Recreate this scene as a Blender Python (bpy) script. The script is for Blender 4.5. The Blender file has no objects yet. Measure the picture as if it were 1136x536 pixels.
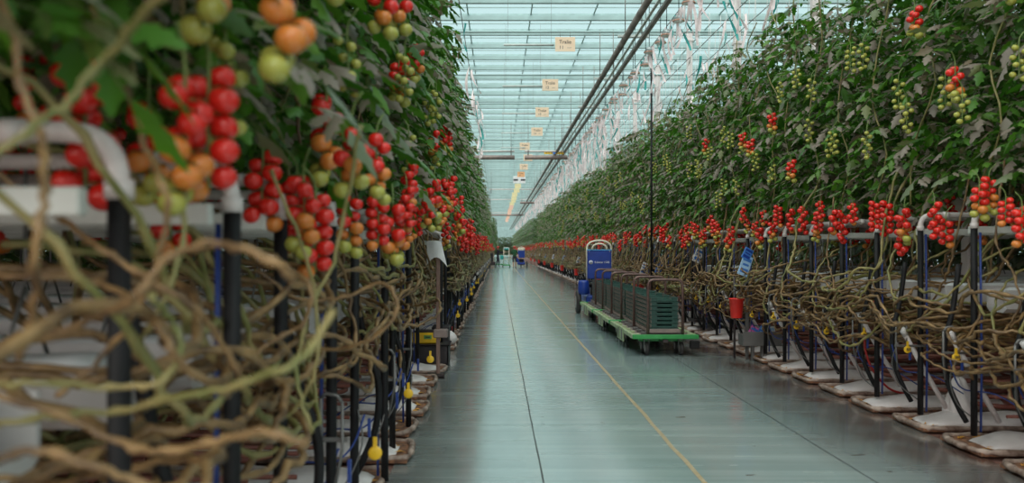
import bpy, math, random
import numpy as np
from mathutils import Vector, Matrix, noise

PI = math.pi
random.seed(11)
rng = np.random.default_rng(5)
S = bpy.context.scene
COL = S.collection
F = 900.0            # focal length in pixels of the 1136 px wide frame
HC = 1.5             # camera height


def P(x, y, d):
    """Point seen at pixel (x, y) at distance d along the path."""
    return Vector(((x - 552) / F * d, d, HC - (y - 277) / F * d))


# ------------------------------------------------------------------ materials
def new_mat(name):
    m = bpy.data.materials.new(name)
    m.use_nodes = True
    nt = m.node_tree
    for n in list(nt.nodes):
        nt.nodes.remove(n)
    out = nt.nodes.new('ShaderNodeOutputMaterial')
    return m, nt, out


def mat(name, col, rough=0.5, metal=0.0, spec=0.5, var=0.12, scale=6.0, col2=None, bump=0.0, bscale=40.0, stretch=None, coat=0.0, trans=0.0):
    """Principled material whose colour wanders a little with a noise texture."""
    m, nt, out = new_mat(name)
    N, L = nt.nodes, nt.links
    b = N.new('ShaderNodeBsdfPrincipled')
    b.inputs['Roughness'].default_value = rough
    b.inputs['Metallic'].default_value = metal
    b.inputs['Specular IOR Level'].default_value = spec
    b.inputs['Coat Weight'].default_value = coat
    tc = N.new('ShaderNodeTexCoord')
    mp = N.new('ShaderNodeMapping')
    L.new(tc.outputs['Object'], mp.inputs['Vector'])
    if stretch:
        mp.inputs['Scale'].default_value = stretch
    nz = N.new('ShaderNodeTexNoise')
    nz.inputs['Scale'].default_value = scale
    nz.inputs['Detail'].default_value = 4
    L.new(mp.outputs['Vector'], nz.inputs['Vector'])
    rp = N.new('ShaderNodeValToRGB')
    rp.color_ramp.elements[0].position = 0.35
    rp.color_ramp.elements[1].position = 0.68
    c2 = col2 or tuple(min(1, c * (1 + var)) for c in col)
    c1 = col if col2 else tuple(c * (1 - var) for c in col)
    rp.color_ramp.elements[0].color = (*c1, 1)
    rp.color_ramp.elements[1].color = (*c2, 1)
    L.new(nz.outputs['Fac'], rp.inputs['Fac'])
    L.new(rp.outputs['Color'], b.inputs['Base Color'])
    if bump:
        n2 = N.new('ShaderNodeTexNoise')
        n2.inputs['Scale'].default_value = bscale
        L.new(mp.outputs['Vector'], n2.inputs['Vector'])
        bp = N.new('ShaderNodeBump')
        bp.inputs['Strength'].default_value = bump
        bp.inputs['Distance'].default_value = 0.01
        L.new(n2.outputs['Fac'], bp.inputs['Height'])
        L.new(bp.outputs['Normal'], b.inputs['Normal'])
    L.new(b.outputs['BSDF'], out.inputs['Surface'])
    return m


def leaf_mat(name, stops, under):
    m, nt, out = new_mat(name)
    N, L = nt.nodes, nt.links
    g = N.new('ShaderNodeNewGeometry')
    rp = N.new('ShaderNodeValToRGB')
    rp.color_ramp.interpolation = 'LINEAR'
    el = rp.color_ramp.elements
    el[0].position, el[0].color = stops[0][0], (*stops[0][1], 1)
    el[1].position, el[1].color = stops[-1][0], (*stops[-1][1], 1)
    for p, c in stops[1:-1]:
        e = el.new(p)
        e.color = (*c, 1)
    L.new(g.outputs['Random Per Island'], rp.inputs['Fac'])
    mx = N.new('ShaderNodeMix')
    mx.data_type = 'RGBA'
    mx.inputs['B'].default_value = (*under, 1)
    ml = N.new('ShaderNodeMath')
    ml.operation = 'MULTIPLY'
    fr = N.new('ShaderNodeMath')
    fr.operation = 'MULTIPLY'
    fr.inputs[1].default_value = 7.31
    L.new(g.outputs['Random Per Island'], fr.inputs[0])
    fc = N.new('ShaderNodeMath')
    fc.operation = 'FRACT'
    L.new(fr.outputs[0], fc.inputs[0])
    st = N.new('ShaderNodeMapRange')
    st.inputs['From Min'].default_value = .48
    st.inputs['From Max'].default_value = .62
    st.inputs['To Min'].default_value = .10
    st.inputs['To Max'].default_value = 1.0
    L.new(fc.outputs[0], st.inputs['Value'])
    L.new(st.outputs['Result'], ml.inputs[1])
    L.new(g.outputs['Backfacing'], ml.inputs[0])
    L.new(ml.outputs[0], mx.inputs['Factor'])
    L.new(rp.outputs['Color'], mx.inputs['A'])
    b = N.new('ShaderNodeBsdfPrincipled')
    b.inputs['Roughness'].default_value = 0.40
    b.inputs['Specular IOR Level'].default_value = 0.45
    L.new(mx.outputs['Result'], b.inputs['Base Color'])
    t = N.new('ShaderNodeBsdfTranslucent')
    L.new(rp.outputs['Color'], t.inputs['Color'])
    ms = N.new('ShaderNodeMixShader')
    ms.inputs[0].default_value = 0.28
    L.new(b.outputs['BSDF'], ms.inputs[1])
    L.new(t.outputs['BSDF'], ms.inputs[2])
    L.new(ms.outputs['Shader'], out.inputs['Surface'])
    return m


M = {}
M['leaf'] = leaf_mat('tomato_leaf', [(0.0, (.030, .115, .008)), (.35, (.055, .205, .010)), (.76, (.110, .270, .020)), (.87, (.190, .180, .085)), (1.0, (.300, .205, .150))], (.27, .215, .175))
M['far_leaf'] = leaf_mat('distant_leaf', [(0.0, (.040, .12, .018)), (.6, (.085, .19, .03)), (1.0, (.21, .18, .12))], (.17, .18, .14))
M['petiole'] = mat('leaf_stalk', (.14, .20, .05), .55)
M['vine'] = mat('old_vine', (.095, .050, .020), .45, col2=(.32, .19, .078), scale=14, bump=.4, bscale=60)
M['vine_green'] = mat('green_vine', (.13, .14, .035), .45, col2=(.33, .25, .10), scale=9, bump=.3, bscale=60)
M['red'] = mat('ripe_tomato', (.72, .022, .014), .22, spec=.55, var=.1, scale=3)
M['orange'] = mat('turning_tomato', (.72, .16, .025), .22, col2=(.55, .25, .05), scale=9)
M['lime'] = mat('unripe_tomato', (.30, .34, .05), .25, col2=(.50, .42, .10), scale=8)
M['calyx'] = mat('tomato_calyx', (.07, .14, .03), .6)
M['white_pipe'] = mat('painted_pipe', (.70, .62, .60), .35, scale=12)
M['beam_white'] = mat('pale_beam', (.60, .60, .56), .45, scale=5)
M['black'] = mat('black_rubber', (.012, .011, .012), .55, spec=.25, var=.4)
M['blue_strip'] = mat('blue_hose', (.02, .05, .24), .35)
M['yellow'] = mat('yellow_plastic', (.80, .47, .02), .4)
M['ink'] = mat('dark_ink', (.03, .025, .03), .6)
M['film'] = mat('white_film', (.84, .77, .76), .35, col2=(.66, .58, .57), scale=5, bump=.5, bscale=14)
M['dirty'] = mat('dirty_film', (.16, .095, .07), .55, col2=(.48, .36, .30), scale=13, bump=.7, bscale=30)
M['soil'] = mat('leaf_litter', (.10, .05, .035), .8, col2=(.36, .16, .08), scale=22, bump=.5)
M['litter'] = mat('dry_leaf', (.62, .30, .05), .6, var=.3)
M['gutter'] = mat('gutter_white', (.62, .58, .57), .4, scale=3)
M['bag_white'] = mat('bag_white', (.78, .77, .78), .4, scale=4)
M['print_blue'] = mat('blue_print', (.10, .22, .48), .5)
M['print_green'] = mat('green_print', (.12, .30, .07), .5)
M['tinted'] = mat('ambient_red_pipe', (.20, .05, .035), .5, col2=(.34, .12, .085), scale=4)  # red ambient light under the crop, put into the pipe colour
M['galv'] = mat('grey_metal', (.17, .16, .155), .42, metal=.3, scale=5)
M['dark_metal'] = mat('dark_steel', (.055, .040, .040), .4, metal=.4, scale=8)
M['hoop'] = mat('worn_hoop', (.10, .055, .05), .38, metal=.35, col2=(.18, .10, .085), scale=12)
M['cart_green'] = mat('cart_green', (.025, .26, .06), .42, col2=(.05, .33, .09), scale=6)
M['cart_pale'] = mat('pale_green_paint', (.27, .38, .17), .5, col2=(.42, .44, .29), scale=9)
M['crate'] = mat('dark_green_plastic', (.010, .060, .046), .38, var=.2)
M['crate_side'] = mat('grey_brown_crate_side', (.10, .085, .075), .5, col2=(.22, .165, .14), scale=20)  # long sides grey-brown, unlike the dark green ends
M['tray'] = mat('worn_tray', (.24, .19, .18), .5, metal=.3, col2=(.38, .27, .24), scale=7)
M['tyre'] = mat('tyre_rubber', (.030, .024, .024), .6, var=.4)
M['hub'] = mat('wheel_hub', (.45, .38, .36), .4, metal=.5)
M['tug_blue'] = mat('tug_blue', (.012, .045, .30), .38)
M['sky_blue'] = mat('light_blue_trim', (.10, .40, .75), .4)
M['cream'] = mat('cream_pipe', (.78, .68, .55), .35)
M['sign'] = mat('sign_peach', (.95, .66, .46), .55, col2=(.95, .74, .57), scale=2)
M['sign_yellow'] = mat('sign_yellow', (.88, .74, .42), .55)
M['sign_pink'] = mat('sign_pink', (.92, .55, .42), .55)
M['sign_orange'] = mat('sign_orange', (.92, .47, .24), .55)
M['paper'] = mat('white_paper', (.86, .82, .83), .6)
M['bucket'] = mat('red_plastic', (.78, .030, .022), .35)
M['roof_steel'] = mat('roof_steel', (.35, .475, .475), .4, metal=.0, scale=2)
M['roof_dark'] = mat('roof_dark', (.36, .50, .50), .5)
M['rail_grey'] = mat('rail_grey', (.13, .112, .10), .5, col2=(.25, .22, .20), scale=3)
M['rail_pale'] = mat('rail_pale', (.55, .58, .56), .4)
M['column'] = mat('column_paint', (.78, .68, .67), .4, scale=2)
M['ribbon'] = mat('pale_ribbon', (.92, .74, .75), .45)
M['ribbon_teal'] = mat('teal_ribbon', (.03, .38, .36), .4)
M['twine'] = mat('white_twine', (.75, .72, .70), .6)
M['lamp_dome'] = mat('lamp_reflector', (.42, .46, .46), .35, metal=.4)
M['lamp_rim'] = mat('lamp_rim', (.90, .48, .36), .4)
M['lamp_white'] = mat('lamp_inside', (.92, .88, .86), .4)
M['ochre'] = mat('ochre_line', (.36, .25, .12), .55, col2=(.48, .40, .27), scale=25)
M['groove'] = mat('floor_groove', (.055, .06, .06), .7)
M['wood'] = mat('brown_post', (.20, .11, .085), .5, col2=(.28, .17, .14), stretch=(8, 8, 1))
M['box_black'] = mat('black_box', (.022, .016, .018), .45, var=.3)
M['blue_print2'] = mat('blue_booklet', (.06, .20, .60), .4)
M['pink_print'] = mat('pink_booklet', (.75, .15, .45), .4)
M['pale_blue'] = mat('pale_blue_print', (.40, .60, .85), .4)
M['skin'] = mat('skin', (.55, .27, .18), .5)
M['navy'] = mat('navy_cloth', (.022, .016, .035), .8)
M['shirt_green'] = mat('green_cloth', (.018, .085, .035), .8)
M['dark_cloth'] = mat('dark_cloth', (.022, .020, .025), .8)
M['hat_red'] = mat('red_cap', (.55, .07, .05), .7)
M['shoe'] = mat('shoe_leather', (.05, .035, .03), .6)
M['red_hose'] = mat('red_hose', (.5, .03, .03), .4)
M['post_green'] = mat('green_post', (.04, .17, .05), .5)


def floor_mat():
    m, nt, out = new_mat('sealed_concrete')
    N, L = nt.nodes, nt.links
    tc = N.new('ShaderNodeTexCoord')

    def nz(scale3, detail=4, dist=0.0):
        mp = N.new('ShaderNodeMapping')
        mp.inputs['Scale'].default_value = scale3
        L.new(tc.outputs['Object'], mp.inputs['Vector'])
        n = N.new('ShaderNodeTexNoise')
        n.inputs['Scale'].default_value = 1.0
        n.inputs['Detail'].default_value = detail
        n.inputs['Distortion'].default_value = dist
        L.new(mp.outputs['Vector'], n.inputs['Vector'])
        return n

    def ramp(n, a, b, ca, cb):
        r = N.new('ShaderNodeValToRGB')
        r.color_ramp.elements[0].position, r.color_ramp.elements[1].position = a, b
        r.color_ramp.elements[0].color, r.color_ramp.elements[1].color = (*ca, 1), (*cb, 1)
        L.new(n.outputs['Fac'], r.inputs['Fac'])
        return r

    def mix(a, b, fac, mode='MIX'):
        x = N.new('ShaderNodeMix')
        x.data_type = 'RGBA'
        x.blend_type = mode
        L.new(a.outputs[0] if a.bl_idname != 'ShaderNodeMix' else a.outputs['Result'], x.inputs['A'])
        L.new(b.outputs[0] if b.bl_idname != 'ShaderNodeMix' else b.outputs['Result'], x.inputs['B'])
        if isinstance(fac, float):
            x.inputs['Factor'].default_value = fac
        else:
            L.new(fac.outputs[0], x.inputs['Factor'])
        return x
    base = ramp(nz((.8, .5, 1), 5, .6), .3, .72, (.285, .385, .385), (.39, .47, .465))
    streak = ramp(nz((.22, 9, 1), 5, .3), .40, .62, (.86, .88, .88), (1.07, 1.06, 1.05))
    x = mix(base, streak, 1.0, 'MULTIPLY')
    fine = ramp(nz((.10, 32, 1), 2, .1), .60, .66, (0, 0, 0), (1, 1, 1))
    palec = N.new('ShaderNodeRGB')
    palec.outputs[0].default_value = (.45, .45, .44, 1)
    sc = N.new('ShaderNodeMath')
    sc.operation = 'MULTIPLY'
    sc.inputs[1].default_value = .3
    L.new(fine.outputs['Color'], sc.inputs[0])
    x = mix(x, palec, sc)
    # brown reflection of the crop, painted into the colour along both edges
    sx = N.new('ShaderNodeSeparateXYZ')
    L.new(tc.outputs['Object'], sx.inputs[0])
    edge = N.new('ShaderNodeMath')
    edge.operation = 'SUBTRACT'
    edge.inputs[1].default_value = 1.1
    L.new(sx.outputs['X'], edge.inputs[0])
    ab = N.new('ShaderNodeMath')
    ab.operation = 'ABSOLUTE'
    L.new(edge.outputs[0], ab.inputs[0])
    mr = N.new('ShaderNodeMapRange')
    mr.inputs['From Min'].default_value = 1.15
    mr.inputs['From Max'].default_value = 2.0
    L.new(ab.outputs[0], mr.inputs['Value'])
    reflection_noise = nz((1.6, 1.2, 1), 6, .4)
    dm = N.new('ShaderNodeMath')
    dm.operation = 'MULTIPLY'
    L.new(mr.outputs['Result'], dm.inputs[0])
    L.new(reflection_noise.outputs['Fac'], dm.inputs[1])
    crop_reflection = N.new('ShaderNodeRGB')
    crop_reflection.outputs[0].default_value = (.11, .060, .048, 1)
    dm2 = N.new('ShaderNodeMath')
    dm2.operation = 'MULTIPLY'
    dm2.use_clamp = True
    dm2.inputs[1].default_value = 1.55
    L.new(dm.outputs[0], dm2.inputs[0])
    x = mix(x, crop_reflection, dm2)
    spots = ramp(nz((4, 9, 1), 3), .70, .73, (1, 1, 1), (.45, .40, .38))
    x = mix(x, spots, 1.0, 'MULTIPLY')
    b = N.new('ShaderNodeBsdfPrincipled')
    L.new(x.outputs['Result'], b.inputs['Base Color'])
    rr = ramp(nz((.4, 5, 1), 4, .4), .3, .7, (.14, .14, .14), (.32, .32, .32))
    L.new(rr.outputs['Color'], b.inputs['Roughness'])
    b.inputs['IOR'].default_value = 1.7
    b.inputs['Coat Weight'].default_value = .7
    b.inputs['Coat Roughness'].default_value = .13
    b.inputs['Coat IOR'].default_value = 1.6
    bp = N.new('ShaderNodeBump')
    bp.inputs['Strength'].default_value = .12
    bp.inputs['Distance'].default_value = .004
    n3 = nz((14, 14, 1), 3)
    L.new(n3.outputs['Fac'], bp.inputs['Height'])
    L.new(bp.outputs['Normal'], b.inputs['Normal'])
    L.new(b.outputs['BSDF'], out.inputs['Surface'])
    return m


def glass_mat():
    m, nt, out = new_mat('roof_glass')
    N, L = nt.nodes, nt.links
    t = N.new('ShaderNodeBsdfTransparent')
    t.inputs['Color'].default_value = (.86, .97, .97, 1)
    g = N.new('ShaderNodeBsdfGlossy')
    g.inputs['Roughness'].default_value = .1
    ms = N.new('ShaderNodeMixShader')
    ms.inputs[0].default_value = .06
    L.new(t.outputs[0], ms.inputs[1])
    L.new(g.outputs[0], ms.inputs[2])
    L.new(ms.outputs[0], out.inputs['Surface'])
    return m


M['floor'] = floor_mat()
M['glass'] = glass_mat()
M['ground'] = mat('red_brown_ground', (.13, .055, .042), .75, col2=(.27, .13, .10), scale=3, bump=.6, bscale=12, stretch=(.5, 6, 1))


# ------------------------------------------------------------------ mesh helpers
class MB:
    def __init__(s):
        s.v, s.f, s.mi, s.mats, s.sm = [], [], [], [], []

    def slot(s, m):
        m = M[m] if isinstance(m, str) else m
        if m not in s.mats:
            s.mats.append(m)
        return s.mats.index(m)

    def add(s, vs, fs, m, smooth=False):
        o, k = len(s.v), s.slot(m)
        s.v.extend(tuple(v) for v in vs)
        for f in fs:
            s.f.append(tuple(i + o for i in f))
            s.mi.append(k)
            s.sm.append(smooth)
        return s

    def box(s, c, size, m, rot=None, bev=None):
        """Box with chamfered vertical-ish edges when bev is given."""
        hx, hy, hz = (d / 2 for d in size)
        if bev is None:
            bev = min(size) * .12
        b = min(bev, hx * .9, hy * .9, hz * .9)
        vs = []
        for sx in (-1, 1):
            for sy in (-1, 1):
                for sz in (-1, 1):
                    vs += [(sx * (hx - b), sy * (hy - b), sz * hz), (sx * (hx - b), sy * hy, sz * (hz - b)), (sx * hx, sy * (hy - b), sz * (hz - b))]
        def I(sx, sy, sz, k):
            return ((sx > 0) * 4 + (sy > 0) * 2 + (sz > 0)) * 3 + k
        fs = []
        for sz in (-1, 1):
            fs.append([I(a, c_, sz, 0) for a, c_ in ((-1, -1), (1, -1), (1, 1), (-1, 1))])
        for sy in (-1, 1):
            fs.append([I(a, sy, c_, 1) for a, c_ in ((-1, -1), (1, -1), (1, 1), (-1, 1))])
        for sx in (-1, 1):
            fs.append([I(sx, a, c_, 2) for a, c_ in ((-1, -1), (1, -1), (1, 1), (-1, 1))])
        for sx in (-1, 1):
            for sy in (-1, 1):
                fs.append([I(sx, sy, -1, 1), I(sx, sy, 1, 1), I(sx, sy, 1, 2), I(sx, sy, -1, 2)])
        for sx in (-1, 1):
            for sz in (-1, 1):
                fs.append([I(sx, -1, sz, 0), I(sx, 1, sz, 0), I(sx, 1, sz, 2), I(sx, -1, sz, 2)])
        for sy in (-1, 1):
            for sz in (-1, 1):
                fs.append([I(-1, sy, sz, 0), I(1, sy, sz, 0), I(1, sy, sz, 1), I(-1, sy, sz, 1)])
        for sx in (-1, 1):
            for sy in (-1, 1):
                for sz in (-1, 1):
                    fs.append([I(sx, sy, sz, k) for k in range(3)])
        R = rot.to_3x3() if rot else None
        out = []
        for v in vs:
            v = Vector(v)
            if R:
                v = R @ v
            out.append(v + Vector(c))
        return s.add(out, fs, m)

    def tube(s, pts, r, m, seg=8, smooth=True, caps=True):
        pts = [Vector(p) for p in pts]
        n = len(pts)
        rs = r if isinstance(r, (list, tuple)) else [r] * n
        T = []
        for i in range(n):
            t = pts[min(i + 1, n - 1)] - pts[max(i - 1, 0)]
            T.append(t.normalized() if t.length > 1e-9 else Vector((0, 0, 1)))
        u = T[0].orthogonal().normalized()
        vs, fs = [], []
        for i in range(n):
            u = (u - T[i] * u.dot(T[i]))
            u = u.normalized() if u.length > 1e-6 else T[i].orthogonal().normalized()
            w = T[i].cross(u)
            for k in range(seg):
                a = 2 * PI * k / seg
                vs.append(pts[i] + (u * math.cos(a) + w * math.sin(a)) * rs[i])
        for i in range(n - 1):
            for k in range(seg):
                k2 = (k + 1) % seg
                fs.append((i * seg + k, i * seg + k2, (i + 1) * seg + k2, (i + 1) * seg + k))
        if caps:
            fs.append(tuple(range(seg))[::-1])
            fs.append(tuple((n - 1) * seg + k for k in range(seg)))
        return s.add(vs, fs, m, smooth)

    def lathe(s, prof, m, seg=16, axis='Z', c=(0, 0, 0), smooth=True):
        vs, fs = [], []
        c = Vector(c)
        n = len(prof)
        for r, h in prof:
            for k in range(seg):
                a = 2 * PI * k / seg
                p = (r * math.cos(a), r * math.sin(a), h)
                if axis == 'X':
                    p = (p[2], p[0], p[1])
                elif axis == 'Y':
                    p = (p[1], p[2], p[0])
                vs.append(c + Vector(p))
        for i in range(n - 1):
            for k in range(seg):
                k2 = (k + 1) % seg
                fs.append((i * seg + k, i * seg + k2, (i + 1) * seg + k2, (i + 1) * seg + k))
        fs.append(tuple(range(seg))[::-1])
        fs.append(tuple((n - 1) * seg + k for k in range(seg)))
        return s.add(vs, fs, m, smooth)

    def ball(s, c, r, m, seg=12, rings=8, squash=.9, dimple=.12):
        vs, fs = [], []
        c = Vector(c)
        for i in range(rings + 1):
            a = PI * i / rings
            rr, h = math.sin(a), math.cos(a)
            h2 = h * squash
            if h > .7:
                h2 -= dimple * ((h - .7) / .3) ** 2
            for k in range(seg):
                b = 2 * PI * k / seg
                vs.append(c + Vector((rr * math.cos(b), rr * math.sin(b), h2)) * r)
        for i in range(rings):
            for k in range(seg):
                k2 = (k + 1) % seg
                fs.append((i * seg + k, (i + 1) * seg + k, (i + 1) * seg + k2, i * seg + k2))
        return s.add(vs, fs, m, True)

    def grid(s, fn, nu, nv, m, smooth=True):
        vs = [fn(i / nu, j / nv) for i in range(nu + 1) for j in range(nv + 1)]
        fs = [(i * (nv + 1) + j, (i + 1) * (nv + 1) + j, (i + 1) * (nv + 1) + j + 1, i * (nv + 1) + j + 1) for i in range(nu) for j in range(nv)]
        return s.add(vs, fs, m, smooth)

    def mesh(s, name):
        me = bpy.data.meshes.new(name)
        me.from_pydata(s.v, [], s.f)
        for m in s.mats:
            me.materials.append(m)
        me.polygons.foreach_set('material_index', s.mi)
        me.polygons.foreach_set('use_smooth', s.sm)
        me.update()
        return me

    def build(s, name, parent=None, loc=None, rz=0):
        return link(name, s.mesh(name), parent, loc, rz)


def link(name, me, parent=None, loc=None, rz=0, rot=None):
    o = bpy.data.objects.new(name, me)
    COL.objects.link(o)
    if parent:
        o.parent = parent
    if loc is not None:
        o.location = loc
    if rot is not None:
        o.rotation_euler = rot
    elif rz:
        o.rotation_euler = (0, 0, rz)
    return o


def tag(o, label, cat, group=None, kind='thing'):
    o['label'], o['category'], o['kind'] = label, cat, kind
    if group:
        o['group'] = group
    return o


def thing(name, label, cat, loc=(0, 0, 0), rz=0, group=None):
    o = bpy.data.objects.new(name, None)
    o.empty_display_size = .05
    COL.objects.link(o)
    o.location = loc
    o.rotation_euler = (0, 0, rz)
    return tag(o, label, cat, group)


def structure(o):
    o['kind'] = 'structure'
    return o


def dup(root, loc, rz=None, label=None, group=None):
    r = root.copy()
    COL.objects.link(r)
    r.location = loc
    if rz is not None:
        r.rotation_euler = (0, 0, rz)
    if label:
        r['label'] = label
    if group:
        r['group'] = group
    for ch in list(root.children):
        c = ch.copy()
        COL.objects.link(c)
        c.parent = r
        for g in list(ch.children):
            d = g.copy()
            COL.objects.link(d)
            d.parent = c
    return r


def smooth_path(pts, n=6):
    """Catmull-Rom through the points."""
    pts = [Vector(p) for p in pts]
    q = [pts[0] * 2 - pts[1]] + pts + [pts[-1] * 2 - pts[-2]]
    out = []
    for i in range(1, len(q) - 2):
        a, b, c, d = q[i - 1:i + 3]
        for k in range(n):
            t = k / n
            out.append(.5 * ((2 * b) + (c - a) * t + (2 * a - 5 * b + 4 * c - d) * t * t + (3 * b - a - 3 * c + d) * t ** 3))
    out.append(pts[-1])
    return out


def bend(a, corner, b, r=.1, n=6):
    """Rounded corner path a-corner-b."""
    a, c, b = Vector(a), Vector(corner), Vector(b)
    p, q = c + (a - c).normalized() * r, c + (b - c).normalized() * r
    return [a] + [(1 - t) ** 2 * p + 2 * t * (1 - t) * c + t * t * q for t in [i / n for i in range(n + 1)]] + [b]


ONES = ['', 'first', 'second', 'third', 'fourth', 'fifth', 'sixth', 'seventh', 'eighth', 'ninth', 'tenth', 'eleventh', 'twelfth', 'thirteenth', 'fourteenth', 'fifteenth', 'sixteenth', 'seventeenth', 'eighteenth', 'nineteenth']
TENS = {2: ('twentieth', 'twenty'), 3: ('thirtieth', 'thirty'), 4: ('fortieth', 'forty'), 5: ('fiftieth', 'fifty'), 6: ('sixtieth', 'sixty'), 7: ('seventieth', 'seventy'), 8: ('eightieth', 'eighty'), 9: ('ninetieth', 'ninety')}


def ordinal(n):
    if n < 20:
        return ONES[n]
    t, u = divmod(n, 10)
    return TENS[t][0] if u == 0 else TENS[t][1] + '-' + ONES[u]


# ------------------------------------------------------------------ foliage
LT = np.array([0, .13, .28, .40, .56, .68, .86, 1.0])
LW = np.array([0, .15, .28, .16, .25, .12, .085, 0])


def leaflet_template():
    v, f = [], []
    for t, w in zip(LT, LW):
        v.append((t, 0, .02 - .22 * t * t))
    for sgn in (1, -1):
        for t, w in zip(LT[1:-1], LW[1:-1]):
            v.append((t + .03, sgn * w, .02 - .22 * t * t - .33 * w))
    for side in (0, 1):
        o = 8 + side * 6
        for i in range(7):
            a, b = i, i + 1
            if i == 0:
                q = [0, 1, o]
            elif i == 6:
                q = [6, 7, o + 5]
            else:
                q = [a, b, o + b - 1, o + a - 1]
            f.append(q if side else q[::-1])
    return np.array(v), f


LV, LFACES = leaflet_template()


def unit(v):
    return v / (np.linalg.norm(v) + 1e-9)


def foliage_mesh(name, n_stems, zlo, zhi, depth, width, leaf_gap, size, seed, lmat='leaf', x0=.22):
    r = np.random.default_rng(seed)
    fr = []            # leaflet frames
    rach = []          # rachis polylines
    up = np.array([0, 0, 1.0])
    for sidx in range(n_stems):
        sx = x0 + (depth - x0) * (sidx + .5) / n_stems + r.uniform(-.05, .05)
        sy = r.uniform(-.5, .5) * width * .8
        z = zlo + r.uniform(0, leaf_gap) + .12
        az = r.uniform(0, 2 * PI)
        top = zhi - r.uniform(0, .45)
        while z < top:
            az += 2.4 + r.uniform(-.4, .4)
            if r.random() < .35:      # more leaves turn to the light of the path
                az = PI + r.uniform(-1.0, 1.0)
            el = r.uniform(.1, .7)
            R = size * r.uniform(.75, 1.2) * (.75 if z > top - .4 else 1)
            h = np.array([math.cos(az), math.sin(az), 0])
            p = np.array([sx + r.uniform(-.03, .03), sy, z])
            pts = [p]
            dirs = []
            droop = r.uniform(.6, 1.4)
            for k in range(6):
                e = el - droop * (k / 5)
                d = h * math.cos(e) + up * math.sin(e)
                dirs.append(d)
                p = p + d * R / 6
                pts.append(p)
            rach.append(pts)
            side = np.array([-h[1], h[0], 0])
            for s_, sc in ((2, .62), (3, .9), (4, 1.0), (5, .85)):
                for sg in (1, -1):
                    d0 = dirs[min(s_, 5)]
                    d = unit(d0 * .45 + side * sg * r.uniform(.7, 1.1) + up * r.uniform(-.50, .12) + r.normal(0, .12, 3))
                    nn = unit(np.cross(d, np.cross(unit(up + r.normal(0, .45, 3)), d)))
                    fr.append((pts[s_] + r.normal(0, .01, 3), d, np.cross(nn, d), nn, size * .34 * sc * r.uniform(.8, 1.25)))
            d = unit(dirs[-1] + r.normal(0, .15, 3))
            nn = unit(np.cross(d, np.cross(unit(up + h * .6 + r.normal(0, .3, 3)), d)))
            fr.append((pts[-1], d, np.cross(nn, d), nn, size * .42 * r.uniform(.85, 1.25)))
            z += leaf_gap * r.uniform(.7, 1.3)
    O = np.array([a[0] for a in fr])
    D = np.array([a[1] for a in fr])
    Sd = np.array([a[2] for a in fr])
    Nn = np.array([a[3] for a in fr])
    Ln = np.array([a[4] for a in fr])
    nL = len(fr)
    curl = r.uniform(.3, 1.8, nL)
    V = O[:, None, :] + Ln[:, None, None] * (LV[None, :, 0:1] * D[:, None, :] + LV[None, :, 1:2] * Sd[:, None, :] + (LV[None, :, 2:3] * curl[:, None, None]) * Nn[:, None, :])
    nv = LV.shape[0]
    V = V.reshape(-1, 3)
    lens = np.array([len(q) for q in LFACES])
    flat = np.concatenate([np.array(q) for q in LFACES])
    loops = (flat[None, :] + (np.arange(nL) * nv)[:, None]).reshape(-1)
    plen = np.tile(lens, nL)
    nfl = len(plen)
    # rachises: three-sided stalks
    rv, rl, rp = [], [], []
    base = len(V)
    for pts in rach:
        for i, p in enumerate(pts):
            rr = .0045 - .0004 * i
            rv += [p + np.array([rr, 0, 0]), p + np.array([-rr * .5, rr * .87, 0]), p + np.array([-rr * .5, -rr * .87, rr * .6])]
        for i in range(len(pts) - 1):
            for k in range(3):
                a = base + i * 3
                rl += [a + k, a + (k + 1) % 3, a + 3 + (k + 1) % 3, a + 3 + k]
                rp.append(4)
        base += len(pts) * 3
    V = np.vstack([V, np.array(rv)])
    loops = np.concatenate([loops, np.array(rl)])
    plen = np.concatenate([plen, np.array(rp)])
    me = bpy.data.meshes.new(name)
    me.vertices.add(len(V))
    me.vertices.foreach_set('co', V.astype(np.float32).ravel())
    me.loops.add(len(loops))
    me.loops.foreach_set('vertex_index', loops.astype(np.int32))
    me.polygons.add(len(plen))
    st = np.concatenate([[0], np.cumsum(plen)[:-1]])
    me.polygons.foreach_set('loop_start', st.astype(np.int32))
    mi = np.zeros(len(plen), np.int32)
    mi[nfl:] = 1
    me.materials.append(M[lmat])
    me.materials.append(M['petiole'])
    me.polygons.foreach_set('material_index', mi)
    me.polygons.foreach_set('use_smooth', np.ones(len(plen), bool))
    me.update(calc_edges=True)
    return me


FOL = [foliage_mesh('foliage', 9, 1.84, 4.75, 1.0, .86, .155, .36, 100 + i) for i in range(6)]

# ------------------------------------------------------------------ tomatoes
TOM = {}
for key in ('red', 'orange', 'lime'):
    b = MB()
    b.ball((0, 0, 0), 1.0, key, 14, 9)
    TOM[key] = b.mesh('tomato')


def star(b, c, r, a0=0):
    """A calyx: five narrow sepals."""
    c = Vector(c)
    for k in range(5):
        a = a0 + 2 * PI * k / 5
        d = Vector((math.cos(a), math.sin(a), 0))
        s = Vector((-d.y, d.x, 0))
        b.add([c + Vector((0, 0, .002)), c + d * r * .5 + s * r * .16 + Vector((0, 0, .004)), c + d * r + Vector((0, 0, -.003)), c + d * r * .5 - s * r * .16 + Vector((0, 0, .004))], [(0, 1, 2, 3)], 'calyx')


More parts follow.
